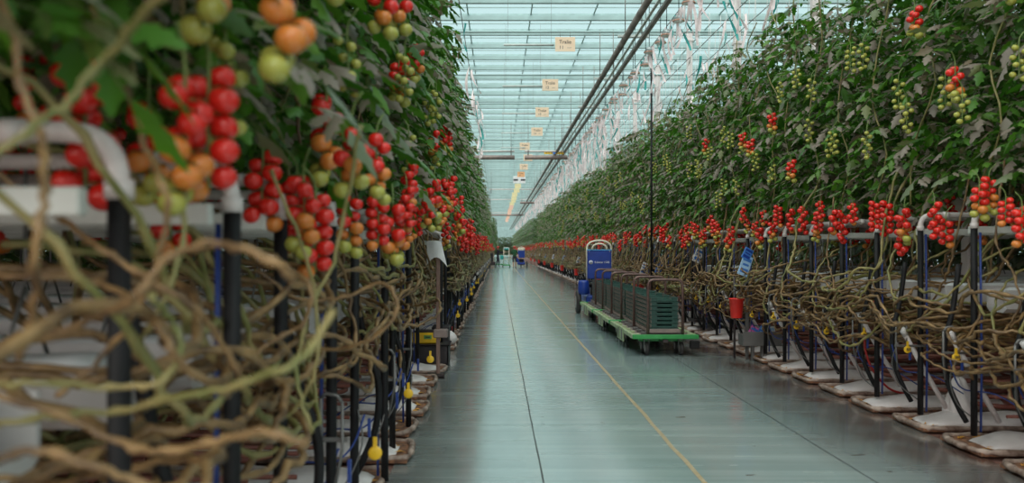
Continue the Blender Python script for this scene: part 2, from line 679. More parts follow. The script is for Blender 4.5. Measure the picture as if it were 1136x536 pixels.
def truss_plan(n, seed, ripe):
    r = random.Random(seed)
    out = []
    L = .028 * n + .01
    for i in range(n):
        t = (i + .6) / n
        sg = 1 if i % 2 else -1
        a = sg * r.uniform(.8, 1.3)
        off = .035
        out.append(((math.sin(a) * off, math.cos(a) * off * (1 if (i // 2) % 2 else -1) * 1.1, -.04 - t * L), r.uniform(.031, .037) * (1 if ripe != 'lime' else .66), t))
    return out, L


TRUSS = []     # (stalk mesh, [(pos, radius, colour)], far mesh)
for i, (n, ripe) in enumerate([(9, 'red'), (10, 'red'), (8, 'red'), (11, 'red'), (10, 'mix'), (9, 'mix'), (9, 'lime'), (8, 'lime')]):
    plan, L = truss_plan(n, 40 + i, ripe)
    b = MB()
    b.tube(smooth_path([(.05, 0, .07), (.015, 0, .03), (0, 0, -.02), (.004, .003, -.04 - L * .5), (0, 0, -.03 - L)], 3), [.0042] * 12 + [.003], 'petiole', 6)
    toms = []
    far = MB()
    rr = random.Random(i)
    for (p, rad, t) in plan:
        c = 'red'
        if ripe == 'mix':
            c = 'red' if t < .55 else ('orange' if t < .8 else 'lime')
        elif ripe == 'lime':
            c = 'lime'
        elif t > .88 and rr.random() < .6:
            c = 'orange'
        toms.append((p, rad, c))
        b.tube([(0, 0, p[2] + .028), (p[0] * .7, p[1] * .7, p[2] + .03), (p[0], p[1], p[2] + rad * .75)], .002, 'petiole', 5)
        star(b, (p[0], p[1], p[2] + rad * .80), rad * .85, rr.random() * 2)
        far.ball(p, rad * 1.05, c, 8, 5)
    far.tube([(.02, 0, .06), (0, 0, 0), (0, 0, -.03 - L)], .004, 'petiole', 4)
    TRUSS.append((b.mesh('truss'), toms, far.mesh('truss')))


def add_truss(parent, k, loc, rz, near, scale=1.0):
    stalk, toms, far = TRUSS[k]
    t = link('truss', stalk if near else far, parent, loc, rz)
    t.scale = (scale,) * 3
    if near:
        for p, rad, c in toms:
            o = link('tomato', TOM[c], t, p, rot=(random.uniform(-.3, .3), random.uniform(-.3, .3), random.uniform(0, 6)))
            o.scale = (rad, rad, rad)
    return t


# ------------------------------------------------------------------ bare vines
def vine_radii(n, r0, rnd):
    return [r0 * (1.45 if (i % 4 == 0) else 1.0) * rnd.uniform(.85, 1.1) for i in range(n)]


def kink(p, rnd, a=.011):
    return [q + Vector((rnd.uniform(-a, a), rnd.uniform(-a, a), rnd.uniform(-a, a))) for q in p]


def vine_path(rnd, kind):
    y0 = rnd.uniform(-.35, .35)
    s = rnd.choice((-1, 1))
    J = lambda a=.04: rnd.uniform(-a, a)
    z1 = rnd.uniform(.58, 1.15)
    if kind == 'drop':        # hangs from the crown, swings outwards and runs along the row ends
        return [(.22 + J(.1), y0, 2.15), (.10 + J(), y0 + J(), 1.72), (.02 + J(), y0 + s * .06, 1.36), (-.06 + J(), y0 + s * .16, z1 + .22), (-.13 + J(), y0 + s * .34, z1), (-.15 + J(), y0 + s * .62, z1 - .06 + J()), (-.05 + J(), y0 + s * .90, z1 + J()), (.18, y0 + s * 1.02, z1 + .06), (.55, y0 + s * 1.05 + J(), z1 + .1), (1.1, y0 + s * 1.05, z1 + .08)]
    if kind == 'loop':        # comes out of one row, round the post and back into the next
        return [(1.0, y0 - .25, z1 + .05), (.5, y0 - .22 + J(), z1 + J()), (.12, y0 - .15, z1 + J(.08)), (-.08 + J(), y0 + .02, z1 + J(.08)), (-.13 + J(), y0 + .25, z1 + J(.1)), (-.09 + J(), y0 + .48, z1 + J(.1)), (.08, y0 + .62, z1 + J(.1)), (.5, y0 + .68, z1 + J()), (1.0, y0 + .7, z1 + .05)]
    if kind == 'rise':        # climbs in a lazy S
        return [(.7, y0 + J(.2), z1), (.25, y0 + J(.15), z1 - .05), (-.02, y0 + s * .1, z1 + J(.1)), (-.1 + J(), y0 + s * .3, z1 + .15), (-.04 + J(), y0 + s * .38, z1 + .38), (.02 + J(), y0 + s * .25, z1 + .62), (.06 + J(), y0 + s * .12, z1 + .85), (.16, y0 + s * .1, 2.1)]
    if kind == 'run':         # lies along the row ends in a lazy bundle
        z1 = rnd.uniform(.55, 1.0)
        return [(.9, y0 - 1.0, z1 + .1), (.3, y0 - .95, z1 + .03), (.0 + J(), y0 - .8, z1 + J(.06)), (-.10 + J(.06), y0 - .5, z1 + J(.09)), (-.12 + J(.07), y0 - .15, z1 + J(.09)), (-.10 + J(.07), y0 + .2, z1 + J(.09)), (-.12 + J(.06), y0 + .55, z1 + J(.09)), (0 + J(), y0 + .85, z1 + J(.06)), (.3, y0 + .98, z1 + .03), (.9, y0 + 1.02, z1 + .1)]
    # swag: a wide sagging arc
    z1 += .15
    return [(.35, y0 - .6, z1 + .35 + J(.1)), (.08, y0 - .5, z1 + .18), (-.06 + J(), y0 - .3, z1 + J()), (-.12 + J(), y0, z1 - .12 + J()), (-.1 + J(), y0 + .3, z1 - .06 + J()), (-.02, y0 + .5, z1 + .16), (.2, y0 + .62, z1 + .4), (.5, y0 + .66, z1 + .55)]


VINE = []
for i, kind in enumerate(['drop', 'run', 'loop', 'run', 'swag', 'run', 'rise', 'loop'] * 3):
    rnd = random.Random(300 + i)
    b = MB()
    p = smooth_path([Vector(q) + Vector((0, rnd.uniform(-.05, .05), rnd.uniform(-.05, .05))) for q in vine_path(rnd, kind)], 6)
    b.tube(kink(p, rnd), vine_radii(len(p), rnd.uniform(.0075, .0115), rnd), 'vine_green' if i % 4 == 0 else 'vine', 7)
    VINE.append(b.mesh('bare_vine'))
TANGLE = []
for i in range(5):
    rnd = random.Random(700 + i)
    b = MB()
    for k in range(11):
        p = smooth_path(vine_path(rnd, ['drop', 'run', 'loop', 'run', 'swag', 'run', 'rise'][k % 7]), 3)
        b.tube(kink(p, rnd, .02), .0125, 'vine_green' if k % 5 == 0 else 'vine', 5)
    TANGLE.append(b.mesh('bare_vine'))
STEM = []
for i in range(3):
    rnd = random.Random(820 + i)
    b = MB()
    p = smooth_path([(rnd.uniform(.16, .30), rnd.uniform(-.3, .3), z) for z in (1.9, 2.4, 2.9, 3.4, 3.9, 4.4, 4.7)], 3)
    b.tube(p, .008, 'vine_green', 6)
    STEM.append(b.mesh('stem'))
TWINE = []
for i in range(3):
    b = MB()
    b.tube([(.2 + .2 * i, -.2 + .2 * i, 4.2), (.22 + .2 * i, -.18 + .18 * i, 5.0), (.25 + .2 * i, -.15 + .15 * i, 5.6)], .004, 'twine', 4)
    TWINE.append(b.mesh('twine'))

# ------------------------------------------------------------------ rows of the crop
XR, XL = 3.45, -.68
ROWS_R = [5.3 + .8 * k for k in range(-2, 90)]
ROWS_L = [.95, 1.62, 2.20] + [2.72 + .8 * k for k in range(0, 91)]
ROWS_R = [d for d in ROWS_R if d < 72]
ROWS_L = [d for d in ROWS_L if d < 72]
SIDE = {'R': ('on the cart side', 0, XR), 'L': ('opposite the carts', PI, XL)}


def plant(side, d, idx, deep=0):
    words, rz, x0 = SIDE[side]
    rnd = random.Random((1000 if side == 'R' else 5000) + idx * 7 + deep)
    sg = 1 if side == 'R' else -1
    near = d < (14.5 if side == 'R' else 8.0)
    loc = (x0 + sg * deep * .95, d, 0)
    what = 'tomato plant trained at the'
    group = 'tomato plants ' + words
    if d > 40:
        label = 'far tomato plant in the unbroken crop wall, ' + words
        group = 'far ' + group
    elif deep:
        label = f'tomato plant tucked {"just" if deep == 1 else "two places"} behind the {ordinal(idx + 1)} row end {words}'
        group = None
    else:
        label = f'tall tomato plant at the {ordinal(idx + 1)} row end from the camera, {words}'
        group = None
    t = thing('tomato_plant', label, 'plant', loc, rz, group)
    fx = -.13 if (side == 'L' and not deep) else 0
    f = link('foliage', FOL[rnd.randrange(len(FOL))], t, (fx + rnd.uniform(-.04, .04), rnd.uniform(-.05, .05), rnd.uniform(-.08, .06)))
    sc = rnd.uniform(.97, 1.03)
    f.scale = (1, 1, sc)
    if side == 'L' and not deep and d < 9:
        f2 = link('foliage', FOL[rnd.randrange(len(FOL))], t, (-.20, rnd.uniform(-.1, .1), -.10 + rnd.uniform(-.05, .05)))
    if deep:
        if deep == 1 and d < 22:
            link('bare_vine', TANGLE[rnd.randrange(5)], t, (0, rnd.uniform(-.2, .2), rnd.uniform(-.05, .1)))
            for k in range(3):
                add_truss(t, rnd.randrange(5), (rnd.uniform(-.1, .6), rnd.uniform(-.35, .35), rnd.uniform(1.75, 2.2)), rnd.uniform(0, 6), False)
        return t
    if d < 30:
        link('stem', STEM[rnd.randrange(3)], t)
    if d < 45 and side == 'R':
        for k in range(3):
            link('twine', TWINE[k], t, (rnd.uniform(-.05, .05), rnd.uniform(-.1, .1), 0))
    if near:
        for k in range(10 if side == 'R' else ((0, 4, 6)[idx] if idx < 3 else 8)):
            link('bare_vine', VINE[rnd.randrange(len(VINE))], t, (rnd.uniform(-.05, .22) + ((.20 if 7 < d < 11 else .08) if side == 'L' else 0), rnd.uniform(-.3, .3), rnd.uniform(-.1, .22) + (.22 if side == 'L' else 0)), rot=(rnd.uniform(-.06, .06), rnd.uniform(-.06, .06), rnd.uniform(-.15, .15)))
    else:
        link('bare_vine', TANGLE[rnd.randrange(5)], t, (rnd.uniform(-.03, .08) + ((.24 if 7 < d < 12 else .08) if side == 'L' else 0), rnd.uniform(-.1, .1), rnd.uniform(-.03, .16) + (.2 if side == 'L' else 0)))
    # ripe trusses at the foot of the leaves, unripe ones higher up
    if not (side == 'L' and idx < 3):
        nr = 3 if near else (2 if d < 40 else 1)
        for k in range(nr):
            add_truss(t, rnd.choice([0, 1, 2, 3, 4, 5, 4, 5]), (fx + rnd.uniform(-.16, .10), -.40 + .8 * (k + rnd.random()) / nr, rnd.uniform(1.76, 2.12) if side == 'R' else rnd.uniform(1.70, 2.0) + (.22 if 6.5 < d < 9.6 else 0)), rnd.uniform(0, 6.3), near, rnd.uniform(.72, 1.02))
        if near and side == 'R':
            for k in range(3):
                add_truss(t, rnd.choice([6, 7, 6, 5]), (fx + rnd.uniform(-.12, .02), -.4 + .2 * (k + rnd.random()), rnd.uniform(2.4, 3.6)), rnd.uniform(0, 6.3), True, .95)
        elif side == 'R' and d < 45:
            for k in range(1):
                add_truss(t, rnd.choice([6, 7]), (fx + rnd.uniform(-.10, .02), rnd.uniform(-.4, .4), rnd.uniform(2.5, 4.0)), rnd.uniform(0, 6.3), False)
        elif near:
            for k in range(2):
                add_truss(t, rnd.choice([6, 5]), (fx + rnd.uniform(-.12, .0), rnd.uniform(-.4, .4), rnd.uniform(2.2, 2.9)), rnd.uniform(0, 6.3), True, .9)
    return t


PL = {}
for i, d in enumerate(ROWS_R):
    PL['R', i] = plant('R', d, i)
    if d < 40:
        plant('R', d, i, 1)
    if d < 18:
        plant('R', d, i, 2)
for i, d in enumerate(ROWS_L):
    PL['L', i] = plant('L', d, i)
    if d < 24:
        plant('L', d, i, 1)
    if d < 9:
        plant('L', d, i, 2)


def on_plant(key, w):
    """World point to the local space of a row's plant."""
    t = PL[key]
    v = Vector(w) - t.location
    return Matrix.Rotation(-t.rotation_euler.z, 3, 'Z') @ v


# the ripe trusses and the long vines close to the camera, each where the photo shows it
for key, k, x, y, d, sc in [(1, 3, 95, 40, 1.55, 1.0), (1, 4, 205, 66, 1.50, .95), (1, 1, 232, 56, 1.57, .95), (1, 2, 42, 40, 1.95, .9), (1, 5, 165, 100, 1.8, .9), (2, 0, 292, 155, 2.35, .95), (2, 4, 362, 92, 2.6, 1.1), (2, 1, 350, 205, 2.5, .95), (2, 2, 190, 190, 2.2, .9), (2, 1, 330, 185, 2.6, .9), (1, 6, 250, 20, 1.7, 1.0), (1, 7, 385, 30, 2.6, .9), (1, 4, 318, -95, 1.45, 1.0), (1, 5, 225, -125, 1.5, 1.0)]:
    add_truss(PL['L', key], k, on_plant(('L', key), P(x, y, d * 1.13)), .4 * k, True, sc)
NEARV = [
    (1, 'vine_green', .0125, 1.05, [(-60, 210), (10, 160), (70, 120), (120, 60), (180, -10), (240, -60)]),
    (1, 'vine', .014, 1.20, [(-10, -20), (15, 40), (22, 95), (45, 150), (50, 210), (40, 270), (38, 340), (20, 400)]),
    (1, 'vine', .012, 1.45, [(95, -20), (120, 60), (150, 120), (165, 170), (180, 205), (185, 240), (160, 330), (110, 400), (60, 440)]),
    (1, 'vine_green', .012, 1.7, [(200, -20), (205, 60), (208, 130), (205, 200), (200, 270), (180, 340), (140, 390)]),
    (0, 'vine', .013, 1.25, [(-20, 400), (40, 378), (110, 350), (150, 330), (190, 285), (240, 270), (300, 290), (330, 310)]),
    (1, 'vine_green', .013, 1.35, [(-20, 475), (60, 462), (130, 455), (200, 440), (270, 425), (330, 400), (370, 345)]),
    (1, 'vine', .014, 1.3, [(-30, 430), (40, 452), (110, 480), (170, 500), (230, 492), (290, 478), (340, 490)]),
    (1, 'vine', .013, 1.5, [(0, 305), (60, 308), (110, 315), (150, 335), (175, 360), (200, 400), (250, 440)]),
    (1, 'vine_green', .012, 1.4, [(170, 330), (190, 355), (200, 390), (175, 425), (120, 430), (40, 425), (-20, 430)]),
    (2, 'vine', .013, 2.2, [(215, 280), (260, 270), (310, 290), (345, 320), (335, 360), (300, 380), (260, 420), (255, 470)]),
    (2, 'vine_green', .012, 2.4, [(300, 190), (330, 260), (350, 330), (352, 400), (330, 450), (290, 480)]),
    (2, 'vine', .013, 2.6, [(285, 300), (330, 330), (380, 330), (425, 315), (440, 345), (405, 380), (350, 390)]),
    (1, 'vine', .013, 1.6, [(-10, 185), (30, 220), (70, 245), (110, 275), (150, 300), (200, 330), (240, 370), (270, 420)]),
    (1, 'vine', .014, 1.15, [(-30, 520), (40, 500), (110, 520), (170, 540), (240, 550)]),
    (2, 'vine_green', .012, 2.3, [(400, 140), (385, 220), (370, 290), (340, 350), (330, 420), (345, 480)]),
]
for key, m, r, d, px in NEARV:
    rnd = random.Random(int(px[0][1] * 3 + d * 100))
    pts = [on_plant(('L', key), P(x, y, d + rnd.uniform(-.04, .04) + .05 * math.sin(i))) for i, (x, y) in enumerate(px)]
    p = smooth_path(pts, 6)
    b = MB()
    b.tube(kink(p, rnd, .004), vine_radii(len(p), r * .44, rnd), m, 9)
    b.build('bare_vine', PL['L', key])

# far crop beyond the individual plants: one mass on each side, and across the end of the path
FAR = [foliage_mesh('foliage', 5, 1.9, 4.75, .8, .9, .28, .55, 900 + i, 'far_leaf', .0) for i in range(2)]


def crop_mass(name, label, spots):
    vs, ls, ps, mi, o = [], [], [], [], 0
    for (x, y, rz, k, sz) in spots:
        me = FAR[k]
        n = len(me.vertices)
        co = np.empty(n * 3, np.float32)
        me.vertices.foreach_get('co', co)
        co = co.reshape(-1, 3)
        c, s = math.cos(rz), math.sin(rz)
        co = np.stack([co[:, 0] * c - co[:, 1] * s + x, co[:, 0] * s + co[:, 1] * c + y, co[:, 2] * sz], 1)
        lv = np.empty(len(me.loops), np.int32)
        me.loops.foreach_get('vertex_index', lv)
        pl = np.empty(len(me.polygons), np.int32)
        me.polygons.foreach_get('loop_total', pl)
        m_ = np.empty(len(me.polygons), np.int32)
        me.polygons.foreach_get('material_index', m_)
        vs.append(co)
        ls.append(lv + o)
        ps.append(pl)
        mi.append(m_)
        o += n
    V, Lp, Pl, Mi = np.concatenate(vs), np.concatenate(ls), np.concatenate(ps), np.concatenate(mi)
    me = bpy.data.meshes.new(name)
    me.vertices.add(len(V))
    me.vertices.foreach_set('co', V.ravel())
    me.loops.add(len(Lp))
    me.loops.foreach_set('vertex_index', Lp.astype(np.int32))
    me.polygons.add(len(Pl))
    me.polygons.foreach_set('loop_start', np.concatenate([[0], np.cumsum(Pl)[:-1]]).astype(np.int32))
    me.materials.append(M['far_leaf'])
    me.materials.append(M['petiole'])
    me.polygons.foreach_set('material_index', Mi)
    me.update(calc_edges=True)
    o = link(name, me)
    return tag(o, label, 'plants', None, 'stuff')


FAR += [foliage_mesh('foliage', 6, .75, 4.7, .8, .9, .26, .6, 950 + i, 'far_leaf', .0) for i in range(2)]
rf = random.Random(3)
crop_mass('tomato_foliage', 'hazy far end of the leafy crop wall on the cart side', [(XR, 72.4 + .95 * k, 0, k % 2, rf.uniform(.97, 1.03)) for k in range(106)])
crop_mass('tomato_foliage', 'hazy far end of the leafy crop wall facing the carts', [(XL + .1, 72.4 + .95 * k, PI, k % 2, rf.uniform(.97, 1.03)) for k in range(75)])
crop_mass('tomato_foliage', 'dark leafy crop closing the far end of the path', [(-3 + .7 * k, 176 - j, PI / 2, 2 + k % 2, .93) for k in range(13) for j in range(3)] + [(-3 + .7 * k, 173 + j, PI / 2, 2 + (k + j) % 2, .38 + .09 * j) for k in range(13) for j in range(4)])
crop_mass('tomato_foliage', 'shaded leafy crop deep inside the rows on the cart side', [(XR + 3.0 + 1.0 * j, 3.5 + .9 * k, 0, (k + j) % 2, 1.0) for j in range(2) for k in range(18)] + [(XR + 2.0, 18.5 + .9 * k, 0, k % 2, 1) for k in range(26)] + [(XR + 5.2 + .9 * j, 3.5 + .9 * k, 0, 2 + (k + j) % 2, 1) for k in range(44) for j in range(2)] + [(XR + 4.6, 42 + 1.0 * k, 0, 2 + k % 2, 1) for k in range(90)])
crop_mass('tomato_foliage', 'shaded leafy crop deep inside the rows facing the carts', [(XL - 2.9 - 1.0 * j, .6 + .9 * k, PI, (k + j) % 2, 1.0) for j in range(2) for k in range(12)] + [(XL - 2.0, 9.5 + .9 * k, PI, k % 2, 1) for k in range(18)] + [(XL - 4.6 - .9 * j, .6 + .9 * k, PI, 2 + (k + j) % 2, 1) for k in range(36) for j in range(2)])
# bare vines and fruit of the far rows
for side, n in (('R', 106), ('L', 75)):
    words, rz, x0 = SIDE[side]
    b, b2 = MB(), MB()
    rnd = random.Random(77)
    for k in range(n):
        y = 72.4 + .95 * k
        for q in range(4):
            pts = [Vector((x0, y, 0)) + Matrix.Rotation(rz, 3, 'Z') @ Vector(v) for v in vine_path(rnd, ['drop', 'loop', 'rise', 'swag'][q])]
            b.tube(pts, .022, 'vine', 4, caps=False)
        for q in range(2):
            c = Vector((x0, y, 0)) + Matrix.Rotation(rz, 3, 'Z') @ Vector((-.1, rnd.uniform(-.4, .4), rnd.uniform(1.6, 2.1)))
            for w in range(4):
                b2.ball(c + Vector((rnd.uniform(-.03, .03), rnd.uniform(-.05, .05), -.06 * w)), .034, 'red', 6, 4)
    tag(b.build('tomato_vine'), 'mass of bare brown vines under the far crop ' + words, 'plants', None, 'stuff')
    tag(b2.build('tomato_truss'), 'far ripe red fruit along the crop wall ' + words, 'plants', None, 'stuff')

# ------------------------------------------------------------------ row ends: supports, grow bags, gutters, pipes
def support_parts(full=True):
    """Bent white pipe on a black sleeved post, with hoses, valve tag and clips; local +x runs into the crop."""
    out = []
    b = MB()
    b.tube(bend((.15, 0, 1.55), (.15, 0, 1.745), (2.3, 0, 1.745), .11, 8), .022, 'white_pipe', 10)
    b.lathe([(.027, -.02), (.027, .03)], 'white_pipe', 12, 'X', (.36, 0, 1.745))
    b.lathe([(.029, -.02), (.029, .02)], 'white_pipe', 12, 'Z', (.15, 0, 1.63))
    out.append(('pipe', b))
    b = MB()
    b.tube([(.15, 0, .05), (.152, .004, .5), (.15, 0, 1.0), (.15, 0, 1.62)], .0235, 'black', 10)
    out.append(('sleeve', b))
    b = MB()
    b.box((1.32, .10, 1.60), (2.3, .035, .055), 'beam_white')
    out.append(('crossbeam', b))
    b = MB()
    b.tube([(.195, -.010, .08), (.20, -.014, .6), (.195, -.012, 1.1), (.19, -.01, 1.58)], .009, 'blue_strip', 7)
    out.append(('blue_hose', b))
    b = MB()
    b.tube([(.02, .03, .76), (.22, .08, .43), (.44, .14, .10)], .021, 'film', 9)
    b.tube([(-.01, .022, .81), (.025, .03, .75)], .026, 'gutter', 9)
    out.append(('drain_tube', b))
    b = MB()
    b.tube(smooth_path([(.16, .22, 1.30), (.10, .2, .95), (.02, .17, .68), (.03, .15, .42), (.10, .13, .22), (.16, .12, .10)], 5), .021, 'black', 8)
    out.append(('black_hose', b))
    b = MB()
    b.lathe([(.025, -.007), (.031, -.004), (.031, .004), (.025, .007)], 'yellow', 14, 'Y', (-.02, -.06, .60))
    b.box((-.02, -.06, .645), (.018, .012, .05), 'yellow')
    b.box((-.028, -.0685, .603), (.006, .002, .022), 'ink', bev=.0003)
    b.box((-.016, -.0685, .603), (.010, .002, .022), 'ink', bev=.0003)
    b.box((-.002, -.0685, .603), (.008, .002, .022), 'ink', bev=.0003)
    out.append(('valve_tag', b))
    b = MB()
    b.box((.07, .02, .56), (.016, .02, .10), 'blue_strip')
    out.append(('clip', b))
    b = MB()
    b.box((.06, .0, .66), (.26, .018, .018), 'galv')
    b.tube([(-.05, .02, .82), (-.05, .02, .62), (-.02, .05, .45)], .008, 'galv', 6)
    b.tube([(.04, .02, .84), (.04, .02, .62)], .008, 'galv', 6)
    b.tube([(-.05, .02, .82), (-.03, .02, .85), (.02, .02, .86), (.04, .02, .84)], .008, 'galv', 6)
    out.append(('drip_bracket', b))
    b = MB()
    b.tube(smooth_path([(-.04, .03, .60), (.02, .06, .44), (.12, .10, .36), (.30, .02, .34), (.5, -.1, .2)], 4), .006, 'blue_strip', 6)
    b.tube(smooth_path([(.0, .0, .62), (-.03, .05, .45), (.05, .08, .25), (.2, .05, .12)], 4), .005, 'galv', 6)
    out.append(('drip_line', b))
    return out


SUP = [(n, b.mesh(n)) for n, b in support_parts()]
far_sup = MB()
for n, b in support_parts():
    if n in ('drip_line',):
        continue
    for m_ in b.mats:
        far_sup.slot(m_)
    o = len(far_sup.v)
    far_sup.v.extend(b.v)
    for f_, k_, s_ in zip(b.f, b.mi, b.sm):
        far_sup.f.append(tuple(i + o for i in f_))
        far_sup.mi.append(far_sup.slot(b.mats[k_]))
        far_sup.sm.append(s_)
FAR_SUP = far_sup.mesh('row_end_support')


def bag_parts(seed):
    rnd = random.Random(seed)
    J = lambda a: rnd.uniform(-a, a)
    w = .27
    rim = MB()
    pts = [(2.6, -w, .035), (1.5, -w + J(.02), .038), (.6, -w + J(.02), .036), (.12, -w + J(.02), .040), (.02 + J(.02), -w * .8, .042), (-.01 + J(.02), 0, .045), (.02 + J(.02), w * .8, .042), (.12, w + J(.02), .04), (.6, w + J(.02), .036), (1.5, w + J(.02), .036), (2.6, w, .035)]
    p = smooth_path(pts, 5)
    rim.tube(p, [.021 * rnd.uniform(.7, 1.35) for _ in p], 'dirty', 8)
    bed = MB()
    bed.box((1.3, 0, .022), (2.6, w * 2, .028), 'soil')
    for k in range(14):
        c = Vector((abs(J(.5)) + .05, J(.23), .040))
        a = J(3)
        d, s = Vector((math.cos(a), math.sin(a), .1)) * .045, Vector((-math.sin(a), math.cos(a), -.1)) * .018
        bed.add([c - d, c + s + Vector((0, 0, .01)), c + d, c - s + Vector((0, 0, .01))], [(0, 1, 2, 3)], 'litter')
    pil = MB()
    x0, L = .09 + J(.04), 1.6

    def fn(u, v):
        a = v * PI
        x = x0 + u * L
        e = min(1, (u / .16)) ** .5 * min(1, (1 - u) / .1 + .02) ** .5
        ww = .205 * (.6 + .4 * e)
        hh = .078 * e + .012 * math.sin(u * 23 + seed) * math.sin(a)
        return (x, -math.cos(a) * ww + .012 * math.sin(u * 17 + seed), .036 + math.sin(a) ** .8 * hh)
    pil.grid(fn, 30, 12, 'film')

    def fn2(u, v):
        a = v * PI
        e = min(1, (u / .1)) ** .5
        return (x0 + L + .04 + u * .85, -math.cos(a) * .19, .036 + math.sin(a) ** .8 * .075 * e)
    pil.grid(fn2, 14, 10, 'film')
    return [('rim', rim), ('litter_bed', bed), ('film_cover', pil)]


BAGS = [[(n, b.mesh(n)) for n, b in bag_parts(s)] for s in (1, 2, 3, 4)]
g = MB()
prof = [(-.12, 1.20), (-.12, 1.06), (-.08, 1.03), (.08, 1.03), (.12, 1.06), (.12, 1.20), (.105, 1.20), (.105, 1.07), (-.105, 1.07), (-.105, 1.20)]
vs = [(.30, y, z) for y, z in prof] + [(4.0, y, z) for y, z in prof]
n_ = len(prof)
g.add(vs, [(i, (i + 1) % n_, n_ + (i + 1) % n_, n_ + i) for i in range(n_)] + [(0, 9, 8, 1), (1, 8, 3, 2), (3, 8, 7, 4), (4, 7, 6, 5)], 'gutter')
GUTTER = g.mesh('trough')
g = MB()
g.tube([(0, -.11, 1.2), (0, 0, 1.40), (0, 0, 1.745)], .006, 'galv', 5)
g.tube([(0, .11, 1.2), (0, 0, 1.40)], .006, 'galv', 5)
HANGER = g.mesh('hanger')


def block_mesh(seed):
    b = MB()
    rnd = random.Random(seed)

    def fn(u, v):
        a = v * 2 * PI
        e = (min(1, u / .06) * min(1, (1 - u) / .06)) ** .4
        c, s = math.cos(a), math.sin(a)
        sq = lambda q: math.copysign(abs(q) ** .45, q)
        return (-.45 + .9 * u, sq(c) * .095 * max(e, .05) + .004 * math.sin(u * 19), .075 + sq(s) * .07 * max(e, .05) + .004 * math.sin(u * 13 + seed))
    b.grid(fn, 26, 20, 'bag_white')
    pr = MB()
    for sy in (-1, 1):
        for k in range(3):
            pr.box((-.25 + .02 * k, sy * .0985, .115 - .014 * k), (.22 - .05 * k, .003, .007), 'print_blue', bev=.0005)
        pr.box((.02, sy * .0985, .10), (.10, .003, .035), 'print_blue', bev=.0005)
        for k in range(6):
            a = k * 1.05
            pr.box((.22 + .03 * math.cos(a), sy * .0985, .065 + .014 * math.sin(a)), (.04, .003, .014), 'print_green', Matrix.Rotation(a, 3, 'Y'), bev=.0005)
        pr.box((-.05, sy * .0985, .05), (.2, .003, .006), 'print_blue', bev=.0005)
    return b.mesh('wrapping'), pr.mesh('printed_mark')


BLOCK = [block_mesh(s) for s in (1, 2)]
g = MB()
for yy in (-.13, .13):
    pass
g.tube([(4.5, -.25, .13), (1.0, -.25, .13)] + [(1.0 - .25 * math.sin(a), -.25 * math.cos(a), .13) for a in [PI * k / 8 for k in range(1, 8)]] + [(1.0, .25, .13), (4.5, .25, .13)], .022, 'tinted', 8)
for xx in (1.2, 2.2, 3.2):
    g.box((xx, 0, .09), (.03, .6, .03), 'tinted')
    g.box((xx, -.25, .05), (.04, .05, .08), 'tinted')
    g.box((xx, .25, .05), (.04, .05, .08), 'tinted')
RAIL = g.mesh('heating_rail')
LINE = []
for zz in (.22, .34, .46, .58):
    g = MB()
    g.tube([(.45, 0, zz), (4.6, 0, zz)], .014, 'tinted', 6)
    for xx in (1.6, 4.4):
        g.tube([(xx, 0, -.02), (xx, 0, zz)], .008, 'tinted', 5)
    LINE.append(g.mesh('irrigation_line'))

